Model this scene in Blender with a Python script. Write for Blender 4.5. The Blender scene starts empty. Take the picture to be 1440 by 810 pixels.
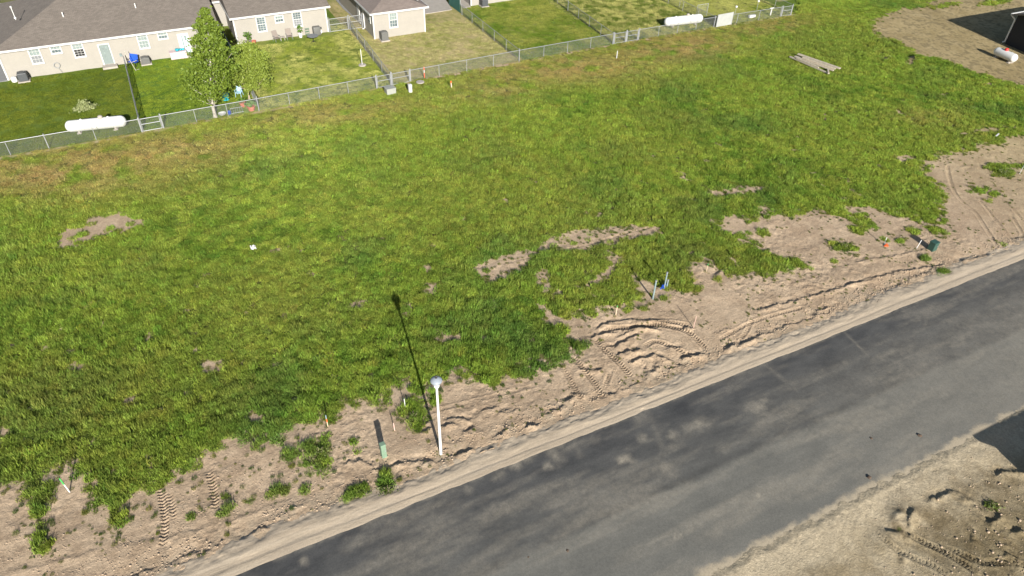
import bpy, bmesh, math, random
import numpy as np
R = math.radians
random.seed(7); rng = np.random.default_rng(11)

# ---------------------------------------------------------------- camera
F_PX, PITCH, ROLL, YAW, HC = 1000.0, R(39.1), R(1.7), R(27.86), 29.8
def cam_axes():
    cp, sp = math.cos(PITCH), math.sin(PITCH)
    f = np.array([math.sin(YAW)*cp, math.cos(YAW)*cp, -sp])
    rt = np.array([math.cos(YAW), -math.sin(YAW), 0.0]); u = np.cross(rt, f)
    return np.array([rt*math.cos(ROLL)+u*math.sin(ROLL), -rt*math.sin(ROLL)+u*math.cos(ROLL), f])
AX = cam_axes()
scene = bpy.context.scene
cd = bpy.data.cameras.new('camera'); cam = bpy.data.objects.new('camera', cd)
scene.collection.objects.link(cam); scene.camera = cam
cd.sensor_width = 36; cd.lens = 36*F_PX/1440; cd.clip_end = 9000; cd.clip_start = .5
from mathutils import Matrix, Vector
m = Matrix(((AX[0][0], AX[1][0], -AX[2][0]), (AX[0][1], AX[1][1], -AX[2][1]), (AX[0][2], AX[1][2], -AX[2][2]))).to_4x4()
m.translation = (0, 0, HC); cam.matrix_world = m

# ---------------------------------------------------------------- world, sun, exposure
SUN_EL, SUN_AZ = R(22.6), R(189.2)          # direction the sun stands in, clockwise from +Y
w = bpy.data.worlds.new('World'); scene.world = w; w.use_nodes = True
nt = w.node_tree; bg = nt.nodes['Background']
sky = nt.nodes.new('ShaderNodeTexSky'); sky.sky_type = 'NISHITA'; sky.sun_disc = False
sky.sun_elevation = SUN_EL; sky.sun_rotation = SUN_AZ
nt.links.new(sky.outputs[0], bg.inputs[0]); bg.inputs[1].default_value = .055
sd = bpy.data.lights.new('sun', 'SUN'); sun = bpy.data.objects.new('sun', sd); scene.collection.objects.link(sun)
sd.energy = 5.0; sd.angle = R(.5); sd.color = (1, .955, .875)
sdir = Vector((math.sin(SUN_AZ)*math.cos(SUN_EL), math.cos(SUN_AZ)*math.cos(SUN_EL), math.sin(SUN_EL)))
sun.rotation_euler = sdir.to_track_quat('Z', 'Y').to_euler(); sun.location = (0, 0, 60)
vs = scene.view_settings; vs.view_transform = 'Standard'; vs.look = 'None'; vs.gamma = 1; vs.use_curve_mapping = False
vs.exposure = 0.95

# ---------------------------------------------------------------- pixel <-> place
def g(px, py, z=0.0):
    d = AX[0]*(px-720)/F_PX - AX[1]*(py-405)/F_PX + AX[2]
    return d*((HC-z)/-d[2]) + np.array([0, 0, HC])
def gp(pts): return np.array([g(*p)[:2] for p in pts])
def onwall(px, py, Y):
    d = AX[0]*(px-720)/F_PX - AX[1]*(py-405)/F_PX + AX[2]
    t = Y/d[1]; return d[0]*t, HC+d[2]*t
def project(x, y, z=0):
    P = np.stack([x, y, np.zeros_like(x)+z-HC], -1)
    c = P@AX.T; cz = np.maximum(c[..., 2], .1)
    return 720+F_PX*c[..., 0]/cz, 405-F_PX*c[..., 1]/cz, c[..., 2]

# ---------------------------------------------------------------- numpy noise
def _h(ix, iy, s):
    n = (ix.astype(np.int64)*374761393 + iy.astype(np.int64)*668265263 + s*982451653) & 0xffffffff
    n = ((n ^ (n >> 13))*1274126177) & 0xffffffff
    return ((n ^ (n >> 16)) & 0xffff)/65535.0
def vnoise(x, y, s=0):
    ix = np.floor(x); iy = np.floor(y); fx = x-ix; fy = y-iy
    fx = fx*fx*fx*(fx*(fx*6-15)+10); fy = fy*fy*fy*(fy*(fy*6-15)+10)
    a = _h(ix, iy, s); b = _h(ix+1, iy, s); c = _h(ix, iy+1, s); d = _h(ix+1, iy+1, s)
    return (a+(b-a)*fx)+((c+(d-c)*fx)-(a+(b-a)*fx))*fy
def fbm(x, y, sc, octv=4, s=0, gain=.5):
    r = 0; a = 1; t = 0; ca, sa = math.cos(.6), math.sin(.6)
    for k in range(octv):
        r = r+a*vnoise(x/sc, y/sc, s+k*17); t += a; a *= gain; sc *= .5
        x, y = x*ca-y*sa+3.1, x*sa+y*ca-1.7
    return r/t
def inpoly(x, y, poly):
    ins = np.zeros(x.shape, bool); n = len(poly)
    bb = (x > poly[:, 0].min()) & (x < poly[:, 0].max()) & (y > poly[:, 1].min()) & (y < poly[:, 1].max())
    xs, ys = x[bb], y[bb]; r = np.zeros(xs.shape, bool)
    for i in range(n):
        x1, y1 = poly[i]; x2, y2 = poly[(i+1) % n]
        if y1 == y2: continue
        c = ((y1 > ys) != (y2 > ys)) & (xs < (x2-x1)*(ys-y1)/(y2-y1)+x1)
        r ^= c
    ins[bb] = r; return ins
def polydist(x, y, pl):
    """signed side distance, arc length to a polyline"""
    best = np.full(x.shape, 1e9); arc = np.zeros(x.shape); side = np.zeros(x.shape); s0 = 0
    for i in range(len(pl)-1):
        a, b = pl[i], pl[i+1]; d = b-a; L = math.hypot(*d)
        t = np.clip(((x-a[0])*d[0]+(y-a[1])*d[1])/L**2, 0, 1)
        dx = x-a[0]-t*d[0]; dy = y-a[1]-t*d[1]; D = np.hypot(dx, dy)
        k = D < best; best[k] = D[k]; arc[k] = (s0+t*L)[k]; side[k] = np.sign(d[0]*dy-d[1]*dx)[k]
        s0 += L
    return best, arc, side, s0
def smooth(pl, n=6):
    pl = np.asarray(pl, float); P = np.vstack([2*pl[0]-pl[1], pl, 2*pl[-1]-pl[-2]]); out = []
    for i in range(1, len(P)-2):
        for t in np.linspace(0, 1, n, endpoint=False):
            p0, p1, p2, p3 = P[i-1:i+3]
            out.append(.5*((2*p1)+(-p0+p2)*t+(2*p0-5*p1+4*p2-p3)*t*t+(-p0+3*p1-3*p2+p3)*t**3))
    out.append(pl[-1]); return np.array(out)

# ---------------------------------------------------------------- materials
def mat(name, col, rough=.7, var=0, scale=8, bump=0, bscale=40, metal=0, spec=.4, col2=None, coord='Object', trans=0):
    M = bpy.data.materials.new(name); M.use_nodes = True; n = M.node_tree.nodes; l = M.node_tree.links
    b = n['Principled BSDF']; b.inputs['Roughness'].default_value = rough; b.inputs['Metallic'].default_value = metal
    b.inputs['Specular IOR Level'].default_value = spec
    tc = n.new('ShaderNodeTexCoord')
    c2 = col2 or tuple(max(0, c*(1-var)) for c in col); c1 = col if col2 else tuple(min(1, c*(1+var)) for c in col)
    nz = n.new('ShaderNodeTexNoise'); nz.inputs['Scale'].default_value = scale; nz.inputs['Detail'].default_value = 6
    nz.inputs['Roughness'].default_value = .65
    l.new(tc.outputs[coord], nz.inputs['Vector'])
    rp = n.new('ShaderNodeValToRGB'); rp.color_ramp.elements[0].position = .3; rp.color_ramp.elements[1].position = .7
    rp.color_ramp.elements[0].color = (*c2, 1); rp.color_ramp.elements[1].color = (*c1, 1)
    l.new(nz.outputs['Fac'], rp.inputs[0]); l.new(rp.outputs[0], b.inputs['Base Color'])
    if bump:
        nb = n.new('ShaderNodeTexNoise'); nb.inputs['Scale'].default_value = bscale; nb.inputs['Detail'].default_value = 4
        l.new(tc.outputs[coord], nb.inputs['Vector'])
        bp = n.new('ShaderNodeBump'); bp.inputs['Strength'].default_value = bump; bp.inputs['Distance'].default_value = .02
        l.new(nb.outputs['Fac'], bp.inputs['Height']); l.new(bp.outputs[0], b.inputs['Normal'])
    return M
M = {}
M['white'] = mat('white_paint', (.60, .60, .585), .5, .05, 3)
M['trim'] = mat('white_trim', (.50, .50, .49), .55, .04, 2)
M['galv'] = mat('galvanised_steel', (.30, .31, .32), .5, .12, 6, metal=.3)
M['wire'] = mat('fence_wire', (.20, .21, .21), .55, .1, 5, metal=.2)
M['slat'] = mat('green_privacy_slat', (.02, .09, .075), .5, .3, 6)
M['glass'] = mat('window_glass', (.10, .13, .14), .08, .35, 1.1, spec=.8)
M['blind'] = mat('window_blind', (.19, .23, .225), .3, .25, 6)
M['grey'] = mat('grey_paint', (.16, .17, .18), .6, .12, 5)
M['door_grey'] = mat('door_grey_green', (.17, .205, .20), .5, .05, 3)
M['door_blue'] = mat('pale_blue_door', (.42, .52, .53), .4, .05, 3)
M['acm'] = mat('ac_grille', (.11, .11, .105), .6, .25, 30)
M['acd'] = mat('ac_dark', (.06, .065, .07), .5, .25, 30)
M['concrete'] = mat('concrete', (.33, .30, .265), .9, .14, 2.2, .3, 30)
M['blue'] = mat('blue_fabric', (.012, .07, .42), .6, .25, 5)
M['teal'] = mat('teal_plastic', (.02, .30, .38), .5, .2, 5)
M['pink'] = mat('faded_pink_plastic', (.48, .38, .40), .6, .08, 4)
M['rattan'] = mat('brown_mesh_fabric', (.20, .17, .15), .7, .2, 25)
M['black'] = mat('black_metal', (.02, .02, .022), .4, .2, 8)
M['terracotta'] = mat('terracotta', (.42, .14, .09), .8, .15, 8)
M['paleblue'] = mat('pale_blue_plastic', (.33, .50, .60), .4, .06, 4)
M['soilpot'] = mat('pot_soil', (.05, .035, .025), .95, .2, 10)
M['plant'] = mat('plant_green', (.07, .13, .02), .6, .4, 4)
M['orange'] = mat('orange_plastic', (.75, .12, .03), .5, .1, 5)
M['red'] = mat('red_lid', (.6, .03, .03), .4, .1, 5)
M['pinkflag'] = mat('pale_pink_lath', (.55, .37, .32), .7, .1, 9)
M['lath'] = mat('wood_lath', (.55, .43, .30), .8, .15, 20)
M['limeflag'] = mat('lime_paint', (.06, .32, .08), .5, .1, 9)
M['timber'] = mat('weathered_timber', (.40, .35, .27), .85, .25, 5, .4, 30)
M['greenbox'] = mat('green_utility_box', (.16, .24, .17), .5, .12, 5)
M['tealbox'] = mat('dark_green_box', (.03, .075, .06), .5, .15, 5)
M['greybox'] = mat('grey_utility_box', (.27, .28, .25), .5, .1, 4)
M['pipeblue'] = mat('pale_blue_pipe', (.19, .25, .26), .45, .12, 8)
M['bark'] = mat('pale_bark', (.38, .35, .30), .85, .35, 6, .5, 20)
M['bark2'] = mat('brown_bark', (.32, .26, .19), .85, .3, 6, .5, 20)
M['siding_e'] = mat('shade_black_siding', (.018, .018, .022), .7, .1, 3)  # shade on the right-edge house wall, put into its near-black colour
M['lampglass'] = mat('lamp_lens', (.24, .27, .31), .25, .1, 4)
M['paper'] = mat('white_paper', (.55, .55, .55), .6, .05, 4)
M['board'] = mat('white_grey_panel', (.30, .31, .295), .6, .1, 2)

def siding(name, col):
    m_ = mat(name, col, .7, .05, 1.2); n = m_.node_tree.nodes; l = m_.node_tree.links
    tc = n['Texture Coordinate']; wv = n.new('ShaderNodeTexWave'); wv.bands_direction = 'Z'; wv.wave_profile = 'SAW'
    wv.inputs['Scale'].default_value = 1.55; l.new(tc.outputs['Object'], wv.inputs['Vector'])
    bp = n.new('ShaderNodeBump'); bp.inputs['Strength'].default_value = .35; bp.inputs['Distance'].default_value = .02
    l.new(wv.outputs['Fac'], bp.inputs['Height']); l.new(bp.outputs[0], n['Principled BSDF'].inputs['Normal']); return m_
M['siding'] = siding('beige_siding', (.285, .266, .237))
def shingle(name, col):
    m_ = bpy.data.materials.new(name); m_.use_nodes = True; n = m_.node_tree.nodes; l = m_.node_tree.links
    b = n['Principled BSDF']; b.inputs['Roughness'].default_value = .92
    tc = n.new('ShaderNodeTexCoord'); br = n.new('ShaderNodeTexBrick')
    mp = n.new('ShaderNodeMapping'); l.new(tc.outputs['Object'], mp.inputs[0]); l.new(mp.outputs[0], br.inputs['Vector'])
    br.inputs['Scale'].default_value = 1; br.inputs['Brick Width'].default_value = .32; br.inputs['Row Height'].default_value = .145
    br.inputs['Mortar Size'].default_value = .006; br.inputs['Bias'].default_value = 0
    br.inputs['Color1'].default_value = (*[c*1.12 for c in col], 1); br.inputs['Color2'].default_value = (*[c*.86 for c in col], 1)
    br.inputs['Mortar'].default_value = (*[c*.4 for c in col], 1)
    nz = n.new('ShaderNodeTexNoise'); nz.inputs['Scale'].default_value = .8; nz.inputs['Detail'].default_value = 8; nz.inputs['Roughness'].default_value = .8
    l.new(tc.outputs['Object'], nz.inputs['Vector'])
    mr = n.new('ShaderNodeMapRange'); mr.inputs[1].default_value = .3; mr.inputs[2].default_value = .7; mr.inputs[3].default_value = .9; mr.inputs[4].default_value = 1.1
    l.new(nz.outputs['Fac'], mr.inputs[0])
    mx = n.new('ShaderNodeVectorMath'); mx.operation = 'MULTIPLY'; l.new(br.outputs['Color'], mx.inputs[0]); l.new(mr.outputs[0], mx.inputs[1])
    l.new(mx.outputs[0], b.inputs['Base Color']); return m_
M['shingle'] = shingle('taupe_shingle', (.155, .132, .112))
M['shingle3'] = shingle('brown_shingle', (.19, .155, .135))

# ---------------------------------------------------------------- object helpers
COL = scene.collection
def link(name, me, material=None, parent=None):
    o = bpy.data.objects.new(name, me); COL.objects.link(o)
    if material is not None: me.materials.append(material)
    if parent is not None: o.parent = parent
    return o
def obj(name, bm, material, parent=None, smooth_=False):
    me = bpy.data.meshes.new(name); bm.to_mesh(me); bm.free()
    if smooth_:
        me.polygons.foreach_set('use_smooth', [True]*len(me.polygons))
    return link(name, me, material, parent)
def npmesh(name, v, f, k):
    me = bpy.data.meshes.new(name); me.vertices.add(len(v)); me.vertices.foreach_set('co', np.ascontiguousarray(v, np.float32).ravel())
    me.loops.add(len(f)*k); me.loops.foreach_set('vertex_index', np.ascontiguousarray(f, np.int32).ravel())
    me.polygons.add(len(f)); me.polygons.foreach_set('loop_start', np.arange(len(f), dtype=np.int32)*k)
    me.update(calc_edges=True); return me
def tag(o, label, cat, group=None):
    o['label'] = label; o['category'] = cat
    if group: o['group'] = group
    return o
def thing(name, label, cat, loc=(0, 0, 0), rz=0, group=None):
    o = bpy.data.objects.new(name, None); COL.objects.link(o); o.empty_display_size = .3
    o.location = [float(c) for c in loc]; o.rotation_euler = (0, 0, rz); return tag(o, label, cat, group)
def kind(o, k='structure'): o['kind'] = k; return o
def box(bm, c, s, rot=None, bev=0):
    r = bmesh.ops.create_cube(bm, size=1); vs_ = r['verts']
    bmesh.ops.scale(bm, vec=s, verts=vs_)
    if bev:
        ed = list({e for v in vs_ for e in v.link_edges})
        rr = bmesh.ops.bevel(bm, geom=ed, offset=bev, segments=2, affect='EDGES', profile=.5)
        vs_ = list({v for f in rr['faces'] for v in f.verts} | {v for v in vs_ if v.is_valid})
    if rot is not None: bmesh.ops.rotate(bm, cent=(0, 0, 0), matrix=rot, verts=vs_)
    bmesh.ops.translate(bm, vec=c, verts=vs_); return bm
def tube(bm, p0, p1, r0, r1=None, seg=8, caps=True):
    p0, p1 = Vector([float(a) for a in p0]), Vector([float(a) for a in p1]); d = p1-p0; L = d.length
    r = bmesh.ops.create_cone(bm, cap_ends=caps, segments=seg, radius1=r0, radius2=r0 if r1 is None else r1, depth=L)
    q = d.to_track_quat('Z', 'Y').to_matrix()
    bmesh.ops.rotate(bm, cent=(0, 0, 0), matrix=q, verts=r['verts']); bmesh.ops.translate(bm, vec=(p0+p1)/2, verts=r['verts']); return bm
def lathe(bm, prof, seg=24, c=(0, 0, 0)):
    rings = []
    for r_, z in prof: rings.append([bm.verts.new((c[0]+r_*math.cos(2*math.pi*i/seg), c[1]+r_*math.sin(2*math.pi*i/seg), c[2]+z)) for i in range(seg)])
    for a, b in zip(rings, rings[1:]):
        for i in range(seg): bm.faces.new((a[i], a[(i+1) % seg], b[(i+1) % seg], b[i]))
    if prof[0][0] > .0005: bm.faces.new(rings[0][::-1])
    if prof[-1][0] > .0005: bm.faces.new(rings[-1])
    return bm
B = bmesh.new

# ================================================================ GRASS / SOIL MAPS
P_MAIN = gp([(-170,650),(-60,650),(0,688),(30,700),(52,722),(62,745),(72,700),(78,662),(104,655),(112,678),(125,692),(138,715),(150,722),(168,722),(190,708),(213,690),(230,676),
 (270,664),(296,640),(330,616),(345,630),(372,622),(395,634),(412,606),(440,594),(458,600),(468,576),(500,572),(516,566),(528,574),(545,560),(560,545),(575,538),(592,560),
 (604,540),(640,524),(670,540),(690,546),(712,534),(740,530),(765,522),(790,510),(818,505),(822,484),(800,466),(790,450),(815,442),(850,438),(905,431),(914,420),(900,402),(888,390),
 (905,384),(925,394),(930,408),(945,412),(962,418),(988,410),(975,398),(962,386),(972,372),(998,366),(1012,376),(1030,390),(1060,388),(1085,390),(1110,386),(1146,378),(1128,366),(1092,361),(1075,350),
 (1050,346),(1040,328),(1012,326),(1004,308),(1036,303),(1060,318),(1075,300),(1110,302),(1150,300),(1190,306),(1226,300),(1245,296),(1272,306),(1300,314),(1328,316),(1332,300),(1318,284),
 (1330,270),(1312,252),(1296,232),(1320,220),(1352,214),(1400,200),(1440,191),(1520,176),(1600,160),
 (1600,150),(1520,140),(1440,122),(1400,108),(1372,102),(1340,88),(1310,82),(1290,76),(1270,60),(1235,52),(1226,40),(1232,27),(1262,14),(1290,6),(1340,-6),(1400,-30),(1240,-60),(1130,-5),(1114,21)]
 ) 
P_MAIN = np.vstack([P_MAIN, [[75.2,67.05],[62.7,67.4],[48,67.45],[35.6,67.2],[20.8,66.65],[7.5,66.1],[-2.7,65.9],[-40,65.9]]])
HOLES = [gp(p) for p in [
 [(668,374),(690,362),(750,350),(776,332),(800,322),(860,317),(925,317),(937,328),(930,333),(880,336),(870,343),(800,356),(760,357),(744,364),(742,378),(700,397),(684,402),(672,392)],
 [(748,382),(765,375),(780,402),(792,415),(770,418),(758,404)],
 [(806,404),(838,387),(858,370),(848,354),(876,356),(874,376),(848,396),(818,406)],
 [(752,428),(768,426),(788,450),(784,462),(766,452)],
 [(73,332),(90,320),(113,323),(123,308),(150,302),(182,299),(200,313),(182,326),(162,323),(128,336),(82,352)],
 [(88,511),(112,507),(120,520),(100,530)], [(985,270),(1030,263),(1087,263),(1062,273),(1010,278)],
 [(482,426),(522,419),(517,432),(490,434)], [(592,398),(618,399),(612,418),(594,417)],
 [(1345,189),(1390,179),(1438,176),(1395,186),(1362,192)], [(1190,291),(1230,288),(1226,299),(1196,301)],
 [(-12,592),(14,600),(9,630),(-12,634)], [(1238,80),(1256,76),(1252,87),(1242,88)], [(1274,82),(1290,80),(1286,93),(1270,91)],
 [(1258,222),(1285,218),(1282,227),(1262,228)], [(85,492),(104,490),(106,498),(90,498)], [(280,512),(312,510),(310,524),(286,524)],
 [(118,468),(132,464),(134,472),(122,474)], [(362,466),(384,464),(380,472),(364,472)]]]
TUFTS = [(450,628,30,14),(412,640,12,8),(545,682,14,18),(505,692,24,8),(448,655,24,15),(60,765,16,14),(56,718,8,20),(165,735,9,20),(158,750,7,8),(500,632,6,12),(430,690,10,5),
 (395,690,22,7),(322,718,10,7),(320,698,8,5),(1186,346,19,12),(1174,368,7,4),(1214,313,18,13),(1208,322,20,7),(1314,322,10,14),(1286,326,7,7),(1268,338,12,4),(1410,240,20,13),(1432,234,12,5),
 (1378,268,18,5),(1400,272,12,5),(1392,282,6,3),(1300,364,6,5),(1326,384,11,4),(580,574,20,22),(586,592,10,14),(612,560,7,14),(1072,326,8,8),(1042,330,12,6),(1060,342,12,6),(1008,392,5,5),(1076,306,6,3),
 (1265,745,4,4),(1388,712,5,5),(1395,705,6,6),(1245,337,5,4),(1410,345,4,2),(705,560,4,6),(350,705,8,4),(270,725,5,4),(30,735,6,4),(935,420,6,3),(1290,8,24,4),(1325,8,30,3),(1400,4,30,3),(1372,36,0,0)]
TUFTS = [t for t in TUFTS if t[2] > 0]
def bare_yard(x, y): return .55*fbm(x, y, 2.4, 5, 77, .7)+.45*fbm(x, y, .5, 4, 78, .7)
def grassmask(x, y):
    wx = x+(fbm(x, y, .9, 5, 3, .62)-.5)*1.9; wy = y+(fbm(x, y, .9, 5, 9, .62)-.5)*1.9
    m_ = inpoly(wx, wy, P_MAIN)
    for h in HOLES:
        bb_ = (x > h[:, 0].min()-1) & (x < h[:, 0].max()+1) & (y > h[:, 1].min()-1) & (y < h[:, 1].max()+1)
        xb, yb_ = x[bb_], y[bb_]; wx2 = xb+(fbm(xb, yb_, .7, 4, 33, .7)-.5)*1.1; wy2 = yb_+(fbm(xb, yb_, .7, 4, 39, .7)-.5)*1.1
        m_[bb_] &= ~(inpoly(wx2, wy2, h) & (fbm(xb, yb_, .32, 3, 40) < .76))
    m_ &= ~((fbm(x, y, .8, 4, 50) > .735) & (y < 44))
    e1 = inpoly(x+.55, y-.3, P_MAIN) & inpoly(x-.5, y-.55, P_MAIN) & inpoly(x, y+.5, P_MAIN)
    m_ &= e1 | (fbm(x, y, .30, 3, 55) > .5)
    for cx, cy, rx, ry in TUFTS:
        c = g(cx, cy)[:2]; ax_ = abs(g(cx+rx, cy)[0]-c[0]); ay = abs(g(cx, cy-ry)[1]-c[1])
        bb = (abs(x-c[0]) < ax_*1.4+.1) & (abs(y-c[1]) < ay*1.4+.1)
        if bb.any():
            q = ((x[bb]-c[0])/ax_)**2+((y[bb]-c[1])/ay)**2+(fbm(x[bb], y[bb], .42, 4, 61, .65)-.5)*4.2
            m_[bb] |= q < .62
    return m_
FENCE = np.array([[-30,65.9],[-2.7,65.95],[7.5,66.1],[20.8,66.65],[35.6,67.2],[48,67.45],[62.7,67.4],[75.2,67.05]])
def fenceY(x): return np.interp(x, FENCE[:, 0], FENCE[:, 1])

# ================================================================ GROUND
ROAD_N, ROAD_S, KERB_N = 19.78, 10.62, 21.0
def axis(parts):
    out = []
    for a, b, s in parts: out.append(np.arange(a, b, s))
    return np.concatenate(out)
geo = np.geomspace(1, 2900, 26)
gx = np.concatenate([-22-geo[::-1], axis([(-22,-15,.2),(-15,56,.055),(56,96,.11),(96,125,.4)]), 125+geo])
gy = np.concatenate([-6-geo[::-1], axis([(-6,1.8,.3),(1.8,10.2,.07),(10.2,11.5,.07),(11.5,20.3,.5),(20.3,33,.055),(33,42,.11),(42,92,.25)]), 92+geo])
NX, NY = len(gx), len(gy)
X, Y = np.meshgrid(gx, gy); X = X.ravel(); Y = Y.ravel(); Z = np.zeros_like(X)
GM = grassmask(X, Y)
inview = (X > -30) & (X < 130) & (Y > -6) & (Y < 100)
dirt = (~GM) & inview & (Y < fenceY(X))
soft = lambda a, lo, hi: np.clip((a-lo)/(hi-lo), 0, 1)
# gentle undulation and clods
Z += np.where(inview, (fbm(X, Y, 7, 3, 5)-.5)*.22*soft(Y, 21.5, 25)*(1-soft(Y, 60, 65)), 0)
Z += np.where(inview & (Y > 60), (fbm(X, Y, 1.2, 3, 6)-.5)*.07, 0)
nearN = (Y > 20.9) & (Y < 42) & (X > -16) & (X < 100)
a = np.zeros_like(X); xs, ys = X[nearN], Y[nearN]
rough = .35+1.0*soft(fbm(xs, ys, 3.5, 3, 21), .42, .62)
rid = 1-np.abs(2*fbm(xs, ys, .55, 3, 22)-1)
zz = (fbm(xs, ys, .30, 4, 23, .62)-.5)*.065*rough+(rid-.75)*.035*rough+(fbm(xs*.35, ys, .9, 3, 24)-.5)*.06
fadeN = soft(ys, 20.95, 21.4)
band = np.exp(-((ys-(21.75+.35*np.sin(xs*.21)+1.1*(fbm(xs, xs*0, 4, 3, 30)-.5)))/.34)**2)
lump = fbm(xs, ys, .5, 4, 31, .62)
zz = zz*fadeN*np.where((xs < 50), 1, .6)+band*(.02+(lump-.47)*.20)*soft(fbm(xs, ys*0, 2.2, 3, 37), .34, .6)
edge = 21.55+.7*(fbm(xs*.5, xs*0, 1.4, 4, 34)-.5)+.45*(fbm(xs, xs*0, .5, 4, 35)-.5)
zz -= .055*soft(ys, edge, edge+.10)*(1-soft(ys, edge+.15, edge+.9))*soft(fbm(xs, xs*0+3, 1.6, 4, 36), .44, .60)
a[nearN] = zz*np.where(GM[nearN], .5, 1); Z += a
south = (Y < 10.5) & inview
xs, ys = X[south], Y[south]
clod = soft(xs, 24, 27)*(1-soft(ys, 8.0, 8.9))
zz = (fbm(xs, ys, .5, 4, 41)-.5)*.04+(fbm(xs, ys, .25, 4, 42, .6)-.5)*.15*clod*soft(fbm(xs, ys, 1.5, 3, 48), .35, .6)-.03
zz += (fbm(xs, ys, 2.5, 2, 43)-.45)*.14
zz = zz*soft(10.5-ys, 0, .8)
Z[south] += zz
# --- dark broken ridges pressed up by wheels (traced as places on the ground)
RIDGES = [([(838,464),(862,452),(905,450),(945,452)],.10),([(842,472),(880,464),(905,462),(930,463)],.14),([(862,476),(885,468),(905,462),(930,466)],.13),
 ([(861,491),(875,483),(885,478),(902,470)],.20),([(868,503),(880,497),(893,493),(905,491)],.24),([(882,511),(895,508),(912,502),(925,501),(950,512)],.20),
 ([(938,494),(945,489),(960,492)],.16),([(955,507),(975,502),(993,498)],.26),([(905,506),(910,520),(912,534)],.10),([(916,530),(922,520),(928,508)],.13),
 ([(1018,494),(1028,488),(1040,483)],.24),([(848,552),(860,556),(870,559)],.13),([(945,510),(962,518),(968,528)],.12),([(958,466),(966,463),(978,464)],.12),
 ([(618,605),(634,597),(644,602)],.2),([(585,601),(602,595),(612,590)],.12),([(622,592),(640,590),(664,592)],.16),([(640,645),(655,637),(668,630)],.22),([(672,640),(690,632),(704,628)],.2),
 ([(735,600),(745,601),(762,596)],.22),([(588,612),(600,606),(610,602)],.1),([(672,580),(690,577),(706,573)],.08),([(648,610),(662,606),(672,600)],.1),([(700,586),(712,580),(728,578)],.09),
 ([(1001,392),(1008,386),(1018,378)],.14),([(570,652),(590,650),(612,650)],.12),([(520,664),(545,658),(575,650)],.1),([(828,478),(845,470),(858,466)],.12),([(812,520),(832,523),(850,520)],.1),
 ([(1200,368),(1250,362),(1305,350)],.05),([(1060,438),(1110,425),(1160,412),(1215,396)],.07),([(1190,403),(1260,384),(1330,372)],.09),([(1340,368),(1380,362),(1420,352)],.06),
 ([(150,774),(200,764),(260,752),(300,742)],.03),([(0,806),(60,796),(140,776)],.03),([(300,744),(370,716),(420,700)],.03),([(1035,490),(1055,480),(1075,470)],.12),([(1140,446),(1150,440),(1170,430)],.06),
 ([(1282,712),(1284,724),(1274,748)],.22),([(1262,745),(1272,752),(1292,754)],.14),([(1335,672),(1336,666)],.15),([(1395,668),(1420,664),(1445,668)],.14),([(1370,760),(1372,752),(1368,768)],.06),
 ([(1240,745),(1258,749),(1270,752)],.1),([(1390,740),(1402,730),(1410,722)],.2),([(1165,735),(1200,716)],.05),([(1268,775),(1268,795)],.08),
 ([(1376,712),(1390,722),(1400,736)],.1),([(1340,690),(1356,700),(1372,708)],.08),([(1300,708),(1320,700),(1345,690)],.1),([(1425,750),(1440,742)],.22),([(1410,775),(1430,790),(1445,800)],.18),
 ([(480,655),(500,650),(530,655)],.08),([(690,618),(705,612),(718,600)],.14),([(760,585),(780,580),(800,570)],.1),([(790,566),(806,560),(812,552)],.12),([(1000,470),(1016,466),(1032,462)],.05)]
def local(cpts, pad):
    return (X > cpts[:, 0].min()-pad) & (X < cpts[:, 0].max()+pad) & (Y > cpts[:, 1].min()-pad) & (Y < cpts[:, 1].max()+pad)
for pts, h in RIDGES:
    pl = smooth(gp(pts), 5); L = local(pl, 1.0)
    wx = X[L]+(fbm(X[L], Y[L], .3, 4, 71, .65)-.5)*.42; wy = Y[L]+(fbm(X[L], Y[L], .3, 4, 72, .65)-.5)*.42
    D, arc, side, tot = polydist(wx, wy, pl)
    up = np.array([pl[0, 0] <= pl[-1, 0]])
    s = side*(1 if pl[0, 0] <= pl[-1, 0] else -1)
    prof = np.where(s > 0, np.exp(-(D/.085)**2)-.55*np.exp(-((D-.28)/.16)**2), np.exp(-(D/.24)**2))
    Z[L] += prof*min(h, .045+h*.42)*.72*(.5+1.0*(fbm(X[L], Y[L], .4, 3, 73)))*np.clip(np.minimum(arc, tot-arc)*3, 0, 1)
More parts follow.
